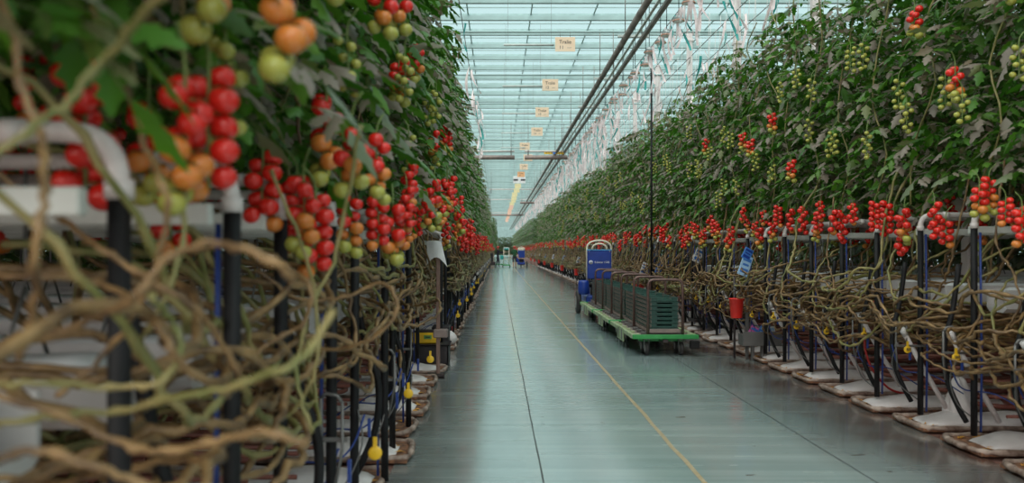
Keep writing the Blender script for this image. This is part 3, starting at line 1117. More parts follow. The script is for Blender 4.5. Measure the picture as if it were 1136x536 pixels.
for side, rows in (('R', ROWS_R), ('L', ROWS_L)):
    words, rz, x0 = SIDE[side]
    sg = 1 if side == 'R' else -1
    for i, d in enumerate(rows):
        if d < 1.3:
            continue
        rnd = random.Random(i + (50 if side == 'L' else 0))
        place = f'at the {ordinal(i + 1)} row end {words}'
        far = d > 40
        loc = (x0 + rnd.uniform(-.03, .03), d + rnd.uniform(-.03, .03), 0)
        loc = (loc[0] + (-.17 if 7.2 < d < 10.6 else .09), loc[1], -.01) if side == 'L' else (loc[0], loc[1], .05)
        if d < 24:
            t = thing('row_end_support', 'bent white pipe on a black post ' + place, 'support', loc, rz)
            for n, me in SUP:
                if abs(d - 10.9) < .1 and n in ('drain_tube', 'drip_bracket', 'black_hose'):
                    continue
                if side == 'L' and i % 2 and n in ('black_hose', 'drip_bracket', 'blue_hose'):
                    continue
                if side == 'L' and n == 'valve_tag' and (i % 2 or 7.2 < d < 10.6):
                    continue
                if side == 'L' and (n == 'drain_tube' or (8.3 < d < 11.6 and n in ('drip_bracket', 'black_hose', 'drip_line', 'clip'))):
                    continue
                o = link(n, me, t)
                if n in ('drain_tube', 'black_hose', 'valve_tag', 'drip_bracket', 'drip_line'):
                    o.location = (rnd.uniform(-.03, .03), rnd.uniform(-.05, .05), rnd.uniform(-.03, .05))
                    if side == 'L' and n != 'valve_tag':
                        o.location.x += .15
        else:
            o = link('row_end_support', FAR_SUP, None, loc, rz)
            tag(o, ('far slim post with white pipe ' + words) if far else ('slim white topped post ' + place), 'support', ('far posts ' + words) if far else None)
        if side == 'L' and 10.3 < d < 11.6:
            continue
        bl = BAGS[rnd.randrange(4)]
        loc = (x0 + rnd.uniform(-.05, .05), d, 0)
        t = thing('grow_bag', ('far white wrapped grow bag in the line ' + words) if far else ('white wrapped grow bag on the floor ' + place), 'grow bag', loc, rz + rnd.uniform(-.02, .02), ('far grow bags ' + words) if far else None)
        for n, me in (bl if d < 60 else bl[2:]):
            link(n, me, t)
        if d < 15:
            t = thing('hanging_gutter', 'pale hanging gutter carrying white bags ' + place, 'gutter', (x0, d, 0), rz)
            link('trough', GUTTER, t)
            for hx in (.6, 1.7, 2.8):
                link('hanger', HANGER, t, (hx, 0, 0))
            for k in range(2):
                b = thing('substrate_block', f'{"outer" if k == 0 else "inner"} white printed bag in the gutter {place}', 'substrate bag', (x0 + sg * (.82 + .96 * k), d, 1.07), rz)
                wr, pr = BLOCK[(i + k) % 2]
                w = link('wrapping', wr, b)
                link('printed_mark', pr, w)
        if d < 24:
            o = link('heating_rail', RAIL, None, (x0 + sg * .05, d + .4, 0), rz)
            tag(o, 'rust red looped heating rail ' + place, 'rail')
            if d < 13:
                for q, nm in enumerate(('lowest', 'second lowest', 'third lowest', 'highest')):
                    o = link('irrigation_line', LINE[q], None, (x0, d + rnd.uniform(.1, .3), 0), rz)
                    tag(o, f'{nm} thin red-tinted irrigation line ' + place, 'pipe')

# ------------------------------------------------------------------ the building
b = MB()
b.box((0, 100, -.06), (90, 240, .10), 'ground')
structure(b.build('ground'))
b = MB()
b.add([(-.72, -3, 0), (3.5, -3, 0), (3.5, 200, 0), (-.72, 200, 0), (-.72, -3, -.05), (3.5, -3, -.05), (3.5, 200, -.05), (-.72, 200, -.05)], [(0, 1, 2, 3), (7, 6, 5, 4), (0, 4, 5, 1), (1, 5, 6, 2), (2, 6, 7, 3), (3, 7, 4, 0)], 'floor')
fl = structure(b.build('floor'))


def floor_strip(name, x, w, m, seed, wob):
    rnd = random.Random(seed)
    vs, fs = [], []
    n = 220
    for i in range(n + 1):
        y = -2 + 202 * (i / n) ** 1.8
        o = wob * noise.noise(Vector((y * 1.7, seed, 0)))
        ww = w * (1 + .35 * noise.noise(Vector((y * 3.1, seed + 9, 0))))
        vs += [(x + o - ww / 2, y, .002), (x + o + ww / 2, y, .002)]
        if i:
            fs.append((2 * i - 2, 2 * i - 1, 2 * i + 1, 2 * i))
    bb = MB()
    bb.add(vs, fs, m)
    return bb.build(name, fl)


floor_strip('guide_line', 1.33, .036, 'ochre', 3, .02)
floor_strip('expansion_joint', .295, .010, 'groove', 5, .006)
floor_strip('expansion_joint', 2.44, .009, 'groove', 8, .006)

ZR = 7.0
b = MB()
b.add([(-24, -8, ZR + .12), (60, -8, ZR + .12), (60, 200, ZR + .12), (-24, 200, ZR + .12)], [(0, 3, 2, 1)], 'glass')
ceil = structure(b.build('ceiling'))
ceil['label'] = 'pale teal glass roof'
rb = MB()
rb.box((18, 0, 0), (84, .06, .125), 'roof_steel', bev=.01)
rb.box((18, 0, .075), (84, .045, .05), 'roof_dark', bev=.004)
rb.box((18, .05, -.045), (84, .05, .014), 'roof_steel', bev=.002)
RAFTER = rb.mesh('rafter')
wb = MB()
wb.box((18, 0, 0), (84, .018, .022), 'roof_steel', bev=.002)
WIRE = wb.mesh('screen_wire')
nraf = 0
farb = MB()
for k in range(150):
    y = .6 + 1.333 * k
    if y > 198:
        break
    if k < 60:
        link('rafter', RAFTER, ceil, (0, y, ZR))
        for q in (.70,):
            if k < 32:
                link('screen_wire', WIRE, ceil, (0, y + q, ZR + .06))
    else:
        farb.box((18, y, ZR), (84, .08, .12), 'roof_steel', bev=.01)
far_r = farb.build('rafter', ceil)
far_r['kind'] = 'stuff'
gb = MB()
gb.box((0, 100, 0), (.03, 206, .035), 'roof_dark', bev=.004)
BAR = gb.mesh('glazing_bar')
for k in range(-8, 26):
    link('glazing_bar', BAR, ceil, (-.70 + 1.49 * k, 0, ZR + .085))

ROOF_D = [4.2 + 4.0 * k for k in range(0, 42)]
# columns on both sides, one at every roof truss
cb = MB()
cb.box((0, 0, ZR / 2), (.13, .13, ZR), 'column', bev=.012)
for z in (2.0, 5.62, 6.7):
    cb.box((0, 0, z), (.17, .17, .06), 'column')
COLM = cb.mesh('column')
for d in ROOF_D[:24]:
    for x in (4.78, 11.2, 17.6, -3.4):
        if x < 0 and d > 40:
            continue
        o = structure(link('column', COLM, None, (x, d, 0)))
        o['label'] = 'pale pink roof column'
# cross ties at sign height
tb = MB()
tb.tube([(-3.4, 0, 0), (11.2, 0, 0)], .022, 'roof_steel', 6)
TIE = tb.mesh('tie_rod')
for d in ROOF_D[:30]:
    o = structure(link('tie_rod', TIE, None, (0, d + .04, 5.86)))

# end and side walls
b = MB()
b.box((18, 199.5, 3.5), (84, .1, 7.2), 'roof_steel')
structure(b.build('wall_back'))
for nm, x in (('wall_left', -24), ('wall_right', 60)):
    b = MB()
    b.add([(x, -8, 0), (x, 200, 0), (x, 200, 7.1), (x, -8, 7.1)], [(0, 1, 2, 3)], 'glass')
    for y in range(-8, 201, 4):
        b.box((x, y, 3.5), (.1, .1, 7), 'roof_steel')
    structure(b.build(nm))

# ------------------------------------------------------------------ overhead: rails, signs, lamps, ribbons
rail = thing('overhead_rail', 'long dark twin overhead rail running the length of the path under the roof', 'rail', (2.55, 0, 5.72))
b = MB()
b.tube([(0, 6, 0), (0, 60, 0), (0, 170, 0)], .062, 'rail_grey', 10)
b.build('duct', rail)
b = MB()
b.box((.33, 88, -.02), (.075, 164, .09), 'rail_grey')
b.build('track', rail)
b = MB()
b.box((.20, 88, .02), (.05, 164, .03), 'rail_pale')
b.build('cable_tray', rail)
b = MB()
b.box((.16, 0, .04), (.62, .05, .05), 'rail_pale')
b.tube([(0, 0, .05), (0, 0, 1.25)], .010, 'rail_grey', 5)
b.tube([(.33, 0, .05), (.33, 0, 1.25)], .010, 'rail_grey', 5)
BRK = b.mesh('bracket')
for d in ROOF_D[1:32]:
    link('bracket', BRK, rail, (0, d, 0))


def text_mesh(body, size, m):
    cu = bpy.data.curves.new('lettering', 'FONT')
    cu.body = body
    cu.size = size
    cu.align_x, cu.align_y = 'CENTER', 'CENTER'
    cu.extrude = .0015
    o = bpy.data.objects.new('lettering', cu)
    COL.objects.link(o)
    bpy.context.view_layer.update()
    me = bpy.data.meshes.new_from_object(o.evaluated_get(bpy.context.evaluated_depsgraph_get()))
    bpy.data.objects.remove(o)
    me.materials.clear()
    me.materials.append(M[m])
    return me


WORD = text_mesh('Tralie', .105, 'ink')
DASH = text_mesh('\u2014', .08, 'ink')
sx = [1.35, 1.31, 1.33, 1.37, 1.08, 1.36, 1.30, 1.28]
for k in range(26):
    d = 16.2 + 4.0 * k
    m = 'sign' if k < 7 else ('sign_orange' if k == 7 else ('sign_yellow' if k < 15 else 'sign_pink'))
    x = sx[k] if k < 8 else 1.30 + .03 * math.sin(k * 2.1)
    col = {'sign': 'peach', 'sign_orange': 'orange', 'sign_yellow': 'yellow', 'sign_pink': 'pink'}[m]
    t = thing('hanging_sign', f'small {col} sign board hung over the path, {ordinal(k + 1)} in the line from the camera', 'sign', (x, d, 5.60))
    b = MB()
    b.box((0, 0, 0), (.40, .012, .29), m, bev=.003)
    brd = b.build('board', t)
    if k < 8:
        o = link('lettering', WORD, t, (0, -.0075, .045), rot=(PI / 2, 0, 0))
        o = link('lettering', text_mesh(str(11 + k), .095, 'ink'), t, (-.075, -.0075, -.065), rot=(PI / 2, 0, 0))
        o = link('lettering', DASH, t, (.085, -.0075, -.065), rot=(PI / 2, 0, 0))
    b = MB()
    for q in (-.10, .10):
        b.tube([(q, 0, .14), (q, .02, .26)], .004, 'galv', 5)
    b.build('hook', t)
# pale tubes slung just below the roof beside the nearer signs
for k in range(6):
    d = 16.2 + 4.0 * k - .35
    t = thing('slung_tube', f'pale slender tube slung below the roof near the {ordinal(k + 1)} hanging sign', 'tube', (.70, d, 5.50))
    b = MB()
    b.tube([(-.58, 0, 0), (.40, 0, 0)], .022, 'rail_pale', 8)
    b.build('tube_body', t)
    for q in (-.5, .35):
        b = MB()
        b.tube([(q, 0, .02), (q, 0, 1.5)], .003, 'galv', 4)
        b.build('hanger', t)
# the white board with a black band
t = thing('hanging_board', 'white hanging board with a broad black band behind the orange sign', 'board', P(576.2, 199.5, 46.2))
b = MB()
b.box((0, 0, 0), (.70, .015, .40), 'paper', bev=.003)
b.build('board', t)
b = MB()
b.box((-.21, -.009, -.01), (.26, .004, .10), 'ink', bev=.001)
b.box((.21, -.009, -.01), (.26, .004, .10), 'ink', bev=.001)
b.build('band', t)
for q in (-.3, .3):
    b = MB()
    b.tube([(q, 0, .19), (q, 0, 1.45)], .005, 'galv', 5)
    b.build('hanger', t)
# drive tubes crossing the path under the roof
for nm, x0_, x1_, d, h, sticker in (('short drive tube crossing above the crop, left of the gap', -1.6, .74, 35.2, 4.1, 0), ('long grey drive tube ending at the dark overhead rail', 1.18, 3.02, 35.2, 4.1, 1), ('slim pale bar crossing far over the path', -.6, 3.25, 57.5, 4.1, 0), ('far twin drive tube beyond the slim pale bar', -.8, 1.7, 70, 4.15, 0), ('far twin drive tube short piece near the rail', 1.95, 3.4, 70, 4.15, 0), ('farthest drive tube over the path end', -1.0, 3.4, 96, 4.2, 0)):
    t = thing('drive_tube', nm, 'tube', (0, d, HC + h))
    b = MB()
    b.tube([(x0_, 0, .17), (x1_, 0, .17)], .035, 'white_pipe', 8)
    b.build('upper_tube', t)
    if 'slim' not in nm:
        b = MB()
        b.tube([(x0_, 0, -.10), (x1_, 0, -.10)], .10, 'tray', 10)
        b.build('lower_tube', t)
    for q in (x0_ + .15, x1_ - .15):
        b = MB()
        b.box((q, 0, .04), (.05, .08, .34), 'galv')
        b.tube([(q, 0, .2), (q, 0, ZR - HC - h)], .012, 'galv', 5)
        b.build('hanger', t)
    if sticker:
        b = MB()
        b.box((2.45, -.06, .08), (.85, .01, .09), 'yellow', bev=.002)
        b.box((2.45, -.067, .08), (.12, .006, .09), 'blue_print2', bev=.002)
        for q in range(7):
            b.box((2.12 + q * .11, -.067, .09), (.06, .004, .035), 'ink', bev=.001)
        b.build('sticker', t)

# crop wires and what hangs on them
for q, (x, z) in enumerate(((3.12, 5.62), (3.55, 5.6), (4.1, 5.6), (4.55, 5.6), (-.62, 5.5))):
    b = MB()
    b.tube([(x, 3, z), (x, 60, z), (x, 172, z)], .008, 'galv', 5)
    o = b.build('crop_wire')
    tag(o, ['outermost high wire carrying the grow lamps above the cart side crop', 'second high wire above the cart side crop', 'third high wire above the cart side crop', 'innermost high wire beside the pink columns', 'high wire above the crop facing the carts'][q], 'wire')
lamp0 = None
for k in range(64):
    d = 12.4 + .82 * k
    if lamp0 is None:
        lamp0 = thing('grow_lamp', 'x', 'lamp', (3.12, d, 5.50))
        b = MB()
        b.tube([(0, 0, .11), (0, 0, 1.5)], .010, 'black', 5)
        b.build('cord', lamp0)
        b = MB()
        b.lathe([(.02, .10), (.06, .10), (.10, .05), (.15, -.02), (.145, -.02), (.09, .04), (.04, .07)], 'lamp_dome', 14)
        b.build('reflector', lamp0)
        b = MB()
        b.lathe([(.02, -.015), (.11, -.02), (.125, -.04), (.10, -.065), (.02, -.075)], 'lamp_white', 14)
        b.build('diffuser', lamp0)
        b = MB()
        b.lathe([(.145, -.018), (.158, -.03), (.158, -.045), (.14, -.045)], 'lamp_rim', 14)
        b.build('rim', lamp0)
        lamp0.scale = (.72, .72, .8)
        o = lamp0
    else:
        o = dup(lamp0, (3.12 + .05 * math.sin(k * 3.3), d, 5.50 + .05 * math.sin(k * 1.7)))
    if d < 30:
        o['label'] = f'{ordinal(k + 1)} small domed grow lamp from the camera, strung along the outermost high wire'
    else:
        o['label'] = 'far small domed grow lamp in the string along the outermost high wire'
        o['group'] = 'far grow lamps on the high wire'


def ribbon_mesh(seed, m):
    rnd = random.Random(seed)
    L = rnd.uniform(.35, .85)
    tw = rnd.uniform(1, 4)
    w = .022

    def fn(u, v):
        a = tw * u + seed
        o = (v - .5) * 2 * w
        return (math.cos(a) * o + .10 * math.sin(u * 2.2 + seed) * u, math.sin(a) * o + .06 * math.sin(u * 3 + seed * 2) * u, -L * u)
    b = MB()
    b.grid(fn, 14, 1, m)
    return b.mesh('ribbon')


RIB = [(ribbon_mesh(i, 'ribbon_teal' if i % 5 == 4 else 'ribbon'), i % 5 == 4) for i in range(20)]
rnd = random.Random(21)
for k in range(270):
    u = (k + rnd.random()) / 270
    d = 12 + 40 * u ** 1.3
    x = rnd.choice((3.12, 3.12, 3.12, 3.12, 3.55, 3.55, 4.1, 4.55)) + rnd.uniform(-.03, .03)
    i = rnd.randrange(20)
    o = link('ribbon', RIB[i][0], None, (x, d, 5.6 - rnd.choice((0, 0, .2, .45, .7)) if x > 3.3 else 5.6), rot=(rnd.uniform(-.3, .3), rnd.uniform(-.3, .3), 0))
    tag(o, 'teal plastic ribbon dangling from the wires above the cart side crop' if RIB[i][1] else 'pale pink plastic ribbon dangling from the wires above the cart side crop', 'ribbon', 'teal ribbons above the crop' if RIB[i][1] else 'pale ribbons above the crop')
b = MB()
for k in range(900):
    d = 24 + 120 * (k / 900) ** 1.2
    x = rnd.choice((3.12, 3.12, 3.12, 3.55, 4.1)) + rnd.uniform(-.06, .06)
    z = 5.6 - rnd.choice((0, 0, .15, .4))
    a, L = rnd.uniform(0, 3), rnd.uniform(.3, .8)
    u = Vector((math.cos(a), math.sin(a), 0)) * .02
    e = Vector((rnd.uniform(-.15, .15), rnd.uniform(-.15, .15), -L))
    p = Vector((x, d, z))
    q = p + e * .5 + Vector((rnd.uniform(-.08, .08), 0, 0))
    b.add([p - u, p + u, q + u, q - u, p + e + u, p + e - u], [(0, 1, 2, 3), (3, 2, 4, 5)], 'ribbon_teal' if k % 7 == 0 else 'ribbon')
tag(b.build('ribbon'), 'dense fringe of pale ribbons dwindling along the wires above the cart side crop', 'ribbons', None, 'stuff')
for k in range(14):
    d = 12.5 + 1.1 * k
    i = (k * 7 + 4) % 20
    o = link('ribbon', RIB[i][0], None, (-.50 + rnd.uniform(-.03, .05), d, 5.3 - rnd.uniform(0, .8)), rot=(rnd.uniform(-.2, .2), rnd.uniform(-.2, .2), 0))
    tag(o, 'teal ribbon peeping out beside the leaves facing the carts' if RIB[i][1] else 'pale ribbon peeping out beside the leaves facing the carts', 'ribbon', 'ribbons beside the crop facing the carts')
t = thing('marker_pole', 'tall thin black pole standing up through the crop beyond the carts', 'pole', (3.30, 17.4, 0))
b = MB()
b.tube([(0, 0, 0), (0, 0, 5.75)], .022, 'black', 8)
b.build('shaft', t)
b = MB()
b.lathe([(.05, 0), (.05, .02), (.03, .05)], 'dark_metal', 12)
b.build('base', t)

# ------------------------------------------------------------------ cart train
def wheel(b, c, r, w, hub='hub', axis='X'):
    b.lathe([(r * .86, -w / 2), (r, -w * .35), (r, w * .35), (r * .86, w / 2)], 'tyre', 20, axis, c)
    b.lathe([(r * .5, -w * .54), (r * .55, -w * .5), (r * .55, w * .5), (r * .5, w * .54)], hub, 14, axis, c)


def crate_mesh():
    b = MB()
    W, L, Hh = .40, .545, .060
    b.box((0, 0, .006), (W - .02, L - .02, .010), 'crate')
    for sx in (-1, 1):
        b.box((sx * (W / 2 - .008), 0, Hh - .007), (.016, L, .009), 'crate')
        b.box((sx * (W / 2 - .012), 0, .010), (.012, L - .01, .016), 'crate_side')
        for k in range(9):
            b.box((sx * (W / 2 - .010), -L / 2 + .02 + k * (L - .04) / 8, .03), (.013, .036, .046), 'crate_side')
    for sy in (-1, 1):
        b.box((0, sy * (L / 2 - .008), Hh - .007), (W, .018, .012), 'crate')
        b.box((0, sy * (L / 2 - .012), .014), (W - .01, .012, .026), 'crate')
        for q in (-1, 1):
            b.box((q * (W / 2 - .05), sy * (L / 2 - .010), .03), (.09, .012, .050), 'crate')
    return b.mesh('crate')


def make_cart(label):
    """Low trolley for the crates: origin under the middle of its front board, +y towards its rear."""
    t = thing('crate_cart', label, 'cart')
    b = MB()
    b.box((0, 1.17, .262), (.84, 2.26, .02), 'tray')
    b.build('deck', t)
    for s in (-1, 1):
        b = MB()
        b.box((s * .435, 1.17, .265), (.05, 2.28, .06), 'cart_pale')
        for k in range(6):
            b.box((s * .40, .18 + .39 * k, .285), (.12, .07, .035), 'cart_pale')
        b.build('side_rail', t)
    for y in (0, 2.33):
        b = MB()
        b.box((0, y, .272), (.93, .045, .062), 'cart_green')
        b.build('end_board', t)
    for y in (.02, 1.20):
        b = MB()
        p = bend((-.245, y, .28), (-.245, y, 1.075), (0, y, 1.075), .10, 6)[:-1] + bend((0, y, 1.075), (.245, y, 1.075), (.245, y, .28), .10, 6)[1:]
        b.tube(p, .020, 'hoop', 9)
        b.build('hoop', t)
    for y in (.62, 1.77):
        b = MB()
        b.box((0, y, .325), (.43, 1.10, .012), 'tray')
        b.box((0, y - .545, .350), (.43, .012, .055), 'tray')
        b.box((-.215, y, .340), (.012, 1.10, .040), 'tray')
        b.box((.215, y, .340), (.012, 1.10, .040), 'tray')
        for q in (-.35, 0, .35):
            b.box((0, y + q, .295), (.6, .05, .05), 'galv')
        b.build('crate_rack', t)
    b = MB()
    b.box((-.455, 1.18, .205), (.014, .62, .20), 'cart_pale')
    b.box((-.465, 1.02, .205), (.012, .06, .15), 'galv')
    b.box((-.465, 1.34, .205), (.012, .06, .15), 'galv')
    b.build('side_plate', t)
    b = MB()
    for y in (.30, 2.02):
        b.box((0, y, .205), (.66, .10, .05), 'cart_green')
        b.box((0, y, .235), (.12, .5, .04), 'cart_green')
    b.box((0, 1.1, .21), (.08, 2.2, .05), 'dark_metal')
    b.build('axle', t)
    for y in (.12, .44, 1.86, 2.2):
        for s in (-1, 1):
            b = MB()
            wheel(b, (s * .245, y, .095), .095, .05)
            for q in (-1, 1):
                b.box((s * .245 + q * .034, y + .02, .155), (.008, .045, .13), 'galv', Matrix.Rotation(.15, 3, 'X'))
            b.box((s * .245, y + .025, .222), (.09, .09, .012), 'galv')
            b.build('castor', t)
    b = MB()
    b.box((.40, -.03, .165), (.13, .08, .11), 'black')
    b.build('buffer', t)
    b = MB()
    b.tube([(0, 2.33, .22), (0, 2.48, .22)], .02, 'dark_metal', 8)
    b.build('coupling', t)
    return t


CART_X = 2.365
CART_Y = [11.42, 13.85, 16.28]
NAMES = ['nearest', 'middle', 'rearmost']
c0 = make_cart('green crate cart nearest the camera, first of the parked train')
c0.location = (CART_X, CART_Y[0], 0)
carts = [c0]
for k in (1, 2):
    carts.append(dup(c0, (CART_X - .005 * k, CART_Y[k], 0), 0, ['', 'green crate cart coupled in the middle of the parked train', 'green crate cart coupled directly behind the blue tow tractor'][k]))
CR = crate_mesh()
n = 0
for k in range(3):
    st = 0
    for by in (.62, 1.77):
        for q in (-.275, .275):
            st += 1
            for lay in range(8):
                jx, jy = random.uniform(-.004, .004), random.uniform(-.003, .003)
                o = link('crate', CR, None, (CART_X + jx, CART_Y[k] + by + q + jy, .332 + .0615 * lay))
                pos = {0: 'bottom', 7: 'top'}.get(lay, ordinal(8 - lay) + ' from top')
                tag(o, f'dark green slotted plastic crate, {pos} of the {ordinal(st)} stack on the {NAMES[k]} cart', 'crate')


def make_tug(label, text=True):
    """Blue three-wheel tow tractor seen from behind: origin on the floor under its rear edge, +y forward."""
    t = thing('tow_tractor', label, 'tractor')
    b = MB()
    b.box((0, .65, .34), (.62, 1.25, .18), 'tug_blue', bev=.03)
    b.box((0, 1.1, .50), (.56, .35, .20), 'tug_blue', bev=.04)
    b.box((0, .05, .24), (.5, .08, .08), 'dark_metal')
    b.build('chassis', t)
    b = MB()
    b.box((0, .06, 1.15), (.56, .10, .66), 'tug_blue', bev=.015)
    b.box((0, .06, 1.49), (.58, .11, .025), 'sky_blue', bev=.006)
    for q in (-.24, .24):
        b.tube([(q, .008, 1.455), (q, .0, 1.455)], .012, 'hub', 8)
    pn = b.build('back_panel', t)
    if text:
        o = link('lettering', text_mesh('Bubacar 1500', .062, 'paper'), pn, (.055, .006, 1.205), rot=(PI / 2, 0, 0))
        b = MB()
        b.lathe([(.044, -.002), (.044, .002)], 'paper', 20, 'Y', (-.20, .006, 1.205))
        b.lathe([(.026, -.002), (.026, .002)], 'tug_blue', 16, 'Y', (-.20, .0035, 1.205))
        b.box((-.20, .001, 1.205), (.030, .003, .010), 'paper', bev=.0005)
        b.box((-.20, .001, 1.205), (.010, .003, .030), 'paper', bev=.0005)
        b.build('emblem', pn)
    b = MB()
    w = .265
    pts = [(-w - .02, .10, .45), (-w - .02, .10, 1.45)] + [(-w - .02 + .0 + (w + .02) * (1 - math.cos(a)), .10, 1.50 + .215 * math.sin(a) ** .7) for a in [PI * k / 14 for k in range(15)]] + [(w + .02, .10, 1.45), (w + .02, .10, .45)]
    b.tube(pts, .022, 'cream', 10)
    b.build('guard_pipe', t)
    b = MB()
    b.tube([(-.17 * math.cos(a), .02, 1.50 + .135 * math.sin(a) ** .8) for a in [PI * k / 14 for k in range(15)]], .021, 'cream', 10)
    b.build('hand_rail', t)
    for s in (-1, 1):
        b = MB()
        wheel(b, (s * .47, .28, .27), .27, .11)
        b.build('wheel', t)
    b = MB()
    wheel(b, (0, 1.25, .18), .18, .09)
    b.build('wheel', t)
    b = MB()
    b.lathe([(.05, -.17), (.11, -.16), (.13, -.10), (.13, .10), (.11, .16), (.05, .17)], 'tug_blue', 16, 'Z', (-.36, .10, .62))
    b.lathe([(.05, 0), (.05, .05)], 'black', 12, 'Z', (-.36, .10, .79))
    b.build('tank', t)
    b = MB()
    b.box((0, .42, .66), (.44, .40, .10), 'black', bev=.03)
    b.box((0, .42, .52), (.34, .3, .2), 'dark_metal')
    b.build('seat', t)
    b = MB()
    b.tube([(0, 1.15, .55), (0, .98, 1.10)], .02, 'black', 8)
    b.lathe([(.15, -.012), (.17, 0), (.15, .012), (.13, 0)], 'black', 20, 'Z', (0, .98, 1.11))
    b.build('steering_column', t)
    return t


tug = make_tug('blue tow tractor with cream pipe guard at the head of the cart train')
tug.location = (2.37, 18.85, 0)
# ------------------------------------------------------------------ things along the cart side
def bucket_mesh():
    b = MB()
    b.lathe([(.072, 0), (.076, .006), (.098, .25), (.106, .255), (.106, .268), (.098, .268), (.072, .012)], 'bucket', 22)
    h = MB()
    h.tube([(-.10, 0, .25)] + [(-.10 * math.cos(a), 0, .25 + .13 * math.sin(a)) for a in [PI * k / 10 for k in range(1, 10)]] + [(.10, 0, .25)], .0035, 'galv', 5)
    return b.mesh('bucket'), h.mesh('handle')


BK = bucket_mesh()


def booklet(loc, rz, label, m1, m2, size=(.15, .26), tilt=.3, group=None):
    t = thing('booklet', label, 'booklet', loc, rz, group)
    R = Matrix.Rotation(tilt, 3, 'Y')
    b = MB()
    b.box((0, 0, 0), (size[0], .012, size[1]), m1, R, bev=.002)
    b.build('cover', t)
    b = MB()
    for q, (w, h, z) in enumerate(((.8, .16, .30), (.6, .10, .05), (.75, .22, -.25))):
        b.box(R @ Vector((0, -.0075, size[1] * z)), (size[0] * w, .003, size[1] * h), m2, R, bev=.0005)
    b.build('print', t)
    return t


buck = []
for k, d in enumerate([11.04, 18.8, 26.4, 34.0, 41.5, 49.2, 57.0, 64.6, 72.4, 80.1]):
    x = 3.30 - (.05 if k == 0 else 0)
    lab = ['red plastic bucket hung beside the grey metal box', 'red plastic bucket hung behind the crate carts', 'red plastic bucket hung behind the blue tow tractor', 'red bucket just past the blue tow tractor'][k] if k < 4 else f'{ordinal(k - 3)} red bucket hanging in the line beyond the blue tow tractor'
    zz = .57 if k == 0 else .42
    t = thing('bucket_stand', ['short post holding the red bucket beside the grey metal box', 'short post holding the red bucket behind the crate carts', 'short post holding the red bucket behind the tow tractor', 'short post holding the red bucket just past the tow tractor'][k] if k < 4 else f'short post holding the {ordinal(k - 3)} far red bucket', 'stand', (x + .02, d + .16, 0))
    b = MB()
    b.tube([(0, 0, 0), (0, 0, zz + .55)], .016, 'dark_metal', 8)
    b.build('shaft', t)
    b = MB()
    b.tube([(0, 0, zz + .42), (-.02, -.10, zz + .40), (-.02, -.16, zz + .385), (-.02, -.165, zz + .41)], .007, 'galv', 6)
    b.build('hook', t)
    t = thing('bucket', lab, 'bucket', (x, d, zz))
    link('pail', BK[0], t)
    link('handle', BK[1], t)
    zb = {0: 1.34}.get(k, 1.06)
    booklet((x + (.12 if k == 0 else .10), d, zb - (.06 if k == 0 else 0)), .2, 'blue booklet above the ' + lab.replace('plastic ', ''), 'pale_blue' if k % 2 == 0 else 'paper', 'blue_print2', (.15, .28), .35)
booklet((3.40, 11.04, 1.44), .2, 'small dark blue booklet crumpled above the pale blue one near the grey box', 'blue_print2', 'tug_blue', (.13, .16), .5)
booklet(P(774.5, 283.5, 14.6), .3, 'white sheet with a blue picture on the dark trolley posts', 'paper', 'blue_print2', (.15, .26), .4)
booklet((2.95 + .55, 17.6, 1.08), .4, 'blue crumpled sleeve hanging from vines behind the carts', 'blue_print2', 'tug_blue', (.14, .22), .4)

t = thing('metal_box', 'grey sheet metal box on legs beside the red bucket', 'box', (3.56, 11.0, 0))
b = MB()
b.box((0, -.10, .30), (.52, .012, .19), 'galv', bev=.003)
b.box((0, .12, .28), (.52, .012, .15), 'galv', bev=.003)
b.box((0, .01, .21), (.52, .22, .012), 'galv', bev=.003)
for s in (-1, 1):
    b.box((s * .256, .01, .28), (.012, .22, .15), 'galv', bev=.003)
b.build('tray_body', t)
for x in (-.11, .02):
    b = MB()
    b.box((x, -.02, .105), (.04, .05, .21), 'galv')
    b.build('leg', t)
b = MB()
b.box((-.13, .16, .58), (.045, .03, 1.15), 'galv')
b.box((-.20, .16, 1.02), (.22, .03, .04), 'galv')
b.build('upright', t)
for q, (dx, m1, m2, lab) in enumerate(((-.10, 'pink_print', 'blue_print2', 'pink and blue booklet standing in the grey metal box'), (.03, 'blue_print2', 'pale_blue', 'blue booklet standing in the grey metal box'), (.14, 'paper', 'pale_blue', 'white card standing in the grey metal box'))):
    booklet((3.56 + dx, 11.01, .36), .1, lab, m1, m2, (.13, .20), .5 if q < 2 else .05)

t = thing('rail_trolley', 'dark steel trolley with two posts and green wheels parked in a row', 'trolley', (3.58, 14.8, 0))
b = MB()
b.box((.45, 0, .215), (1.0, .50, .05), 'dark_metal')
b.build('platform', t)
for x in (.0, .085):
    b = MB()
    b.box((x, -.1, .80), (.05, .05, 1.2), 'dark_metal')
    b.build('post', t)
b = MB()
b.box((.04, -.1, 1.38), (.17, .06, .05), 'white_pipe')
b.build('top_bracket', t)
for x in (.36, .80):
    for y in (-.2, .2):
        b = MB()
        wheel(b, (x, y, .10), .10, .05, 'post_green', 'Y')
        b.build('wheel', t)
# plastic sheet bunched under the near vines
t = MB()


def fn(u, v):
    a = v * 2 * PI
    r = .10 * (1 - u) ** .6 + .015 + .02 * math.sin(5 * a + u * 6)
    return (r * math.cos(a), r * math.sin(a), .33 * u)


t.grid(fn, 16, 24, 'film')
tag(t.build('plastic_sheet', None, (3.95, 6.95, .08)), 'crumpled white plastic sheet bunched behind the third grow bag', 'plastic sheet')
b = MB()
b.tube(smooth_path([(3.7, 7.95, 1.0), (3.62, 8.0, .65), (3.7, 8.05, .35), (3.9, 8.1, .12), (4.1, 8.1, .05)], 5), .011, 'red_hose', 7)
tag(b.build('hose'), 'thin red hose dangling between the nearest grow bags on the cart side', 'hose')

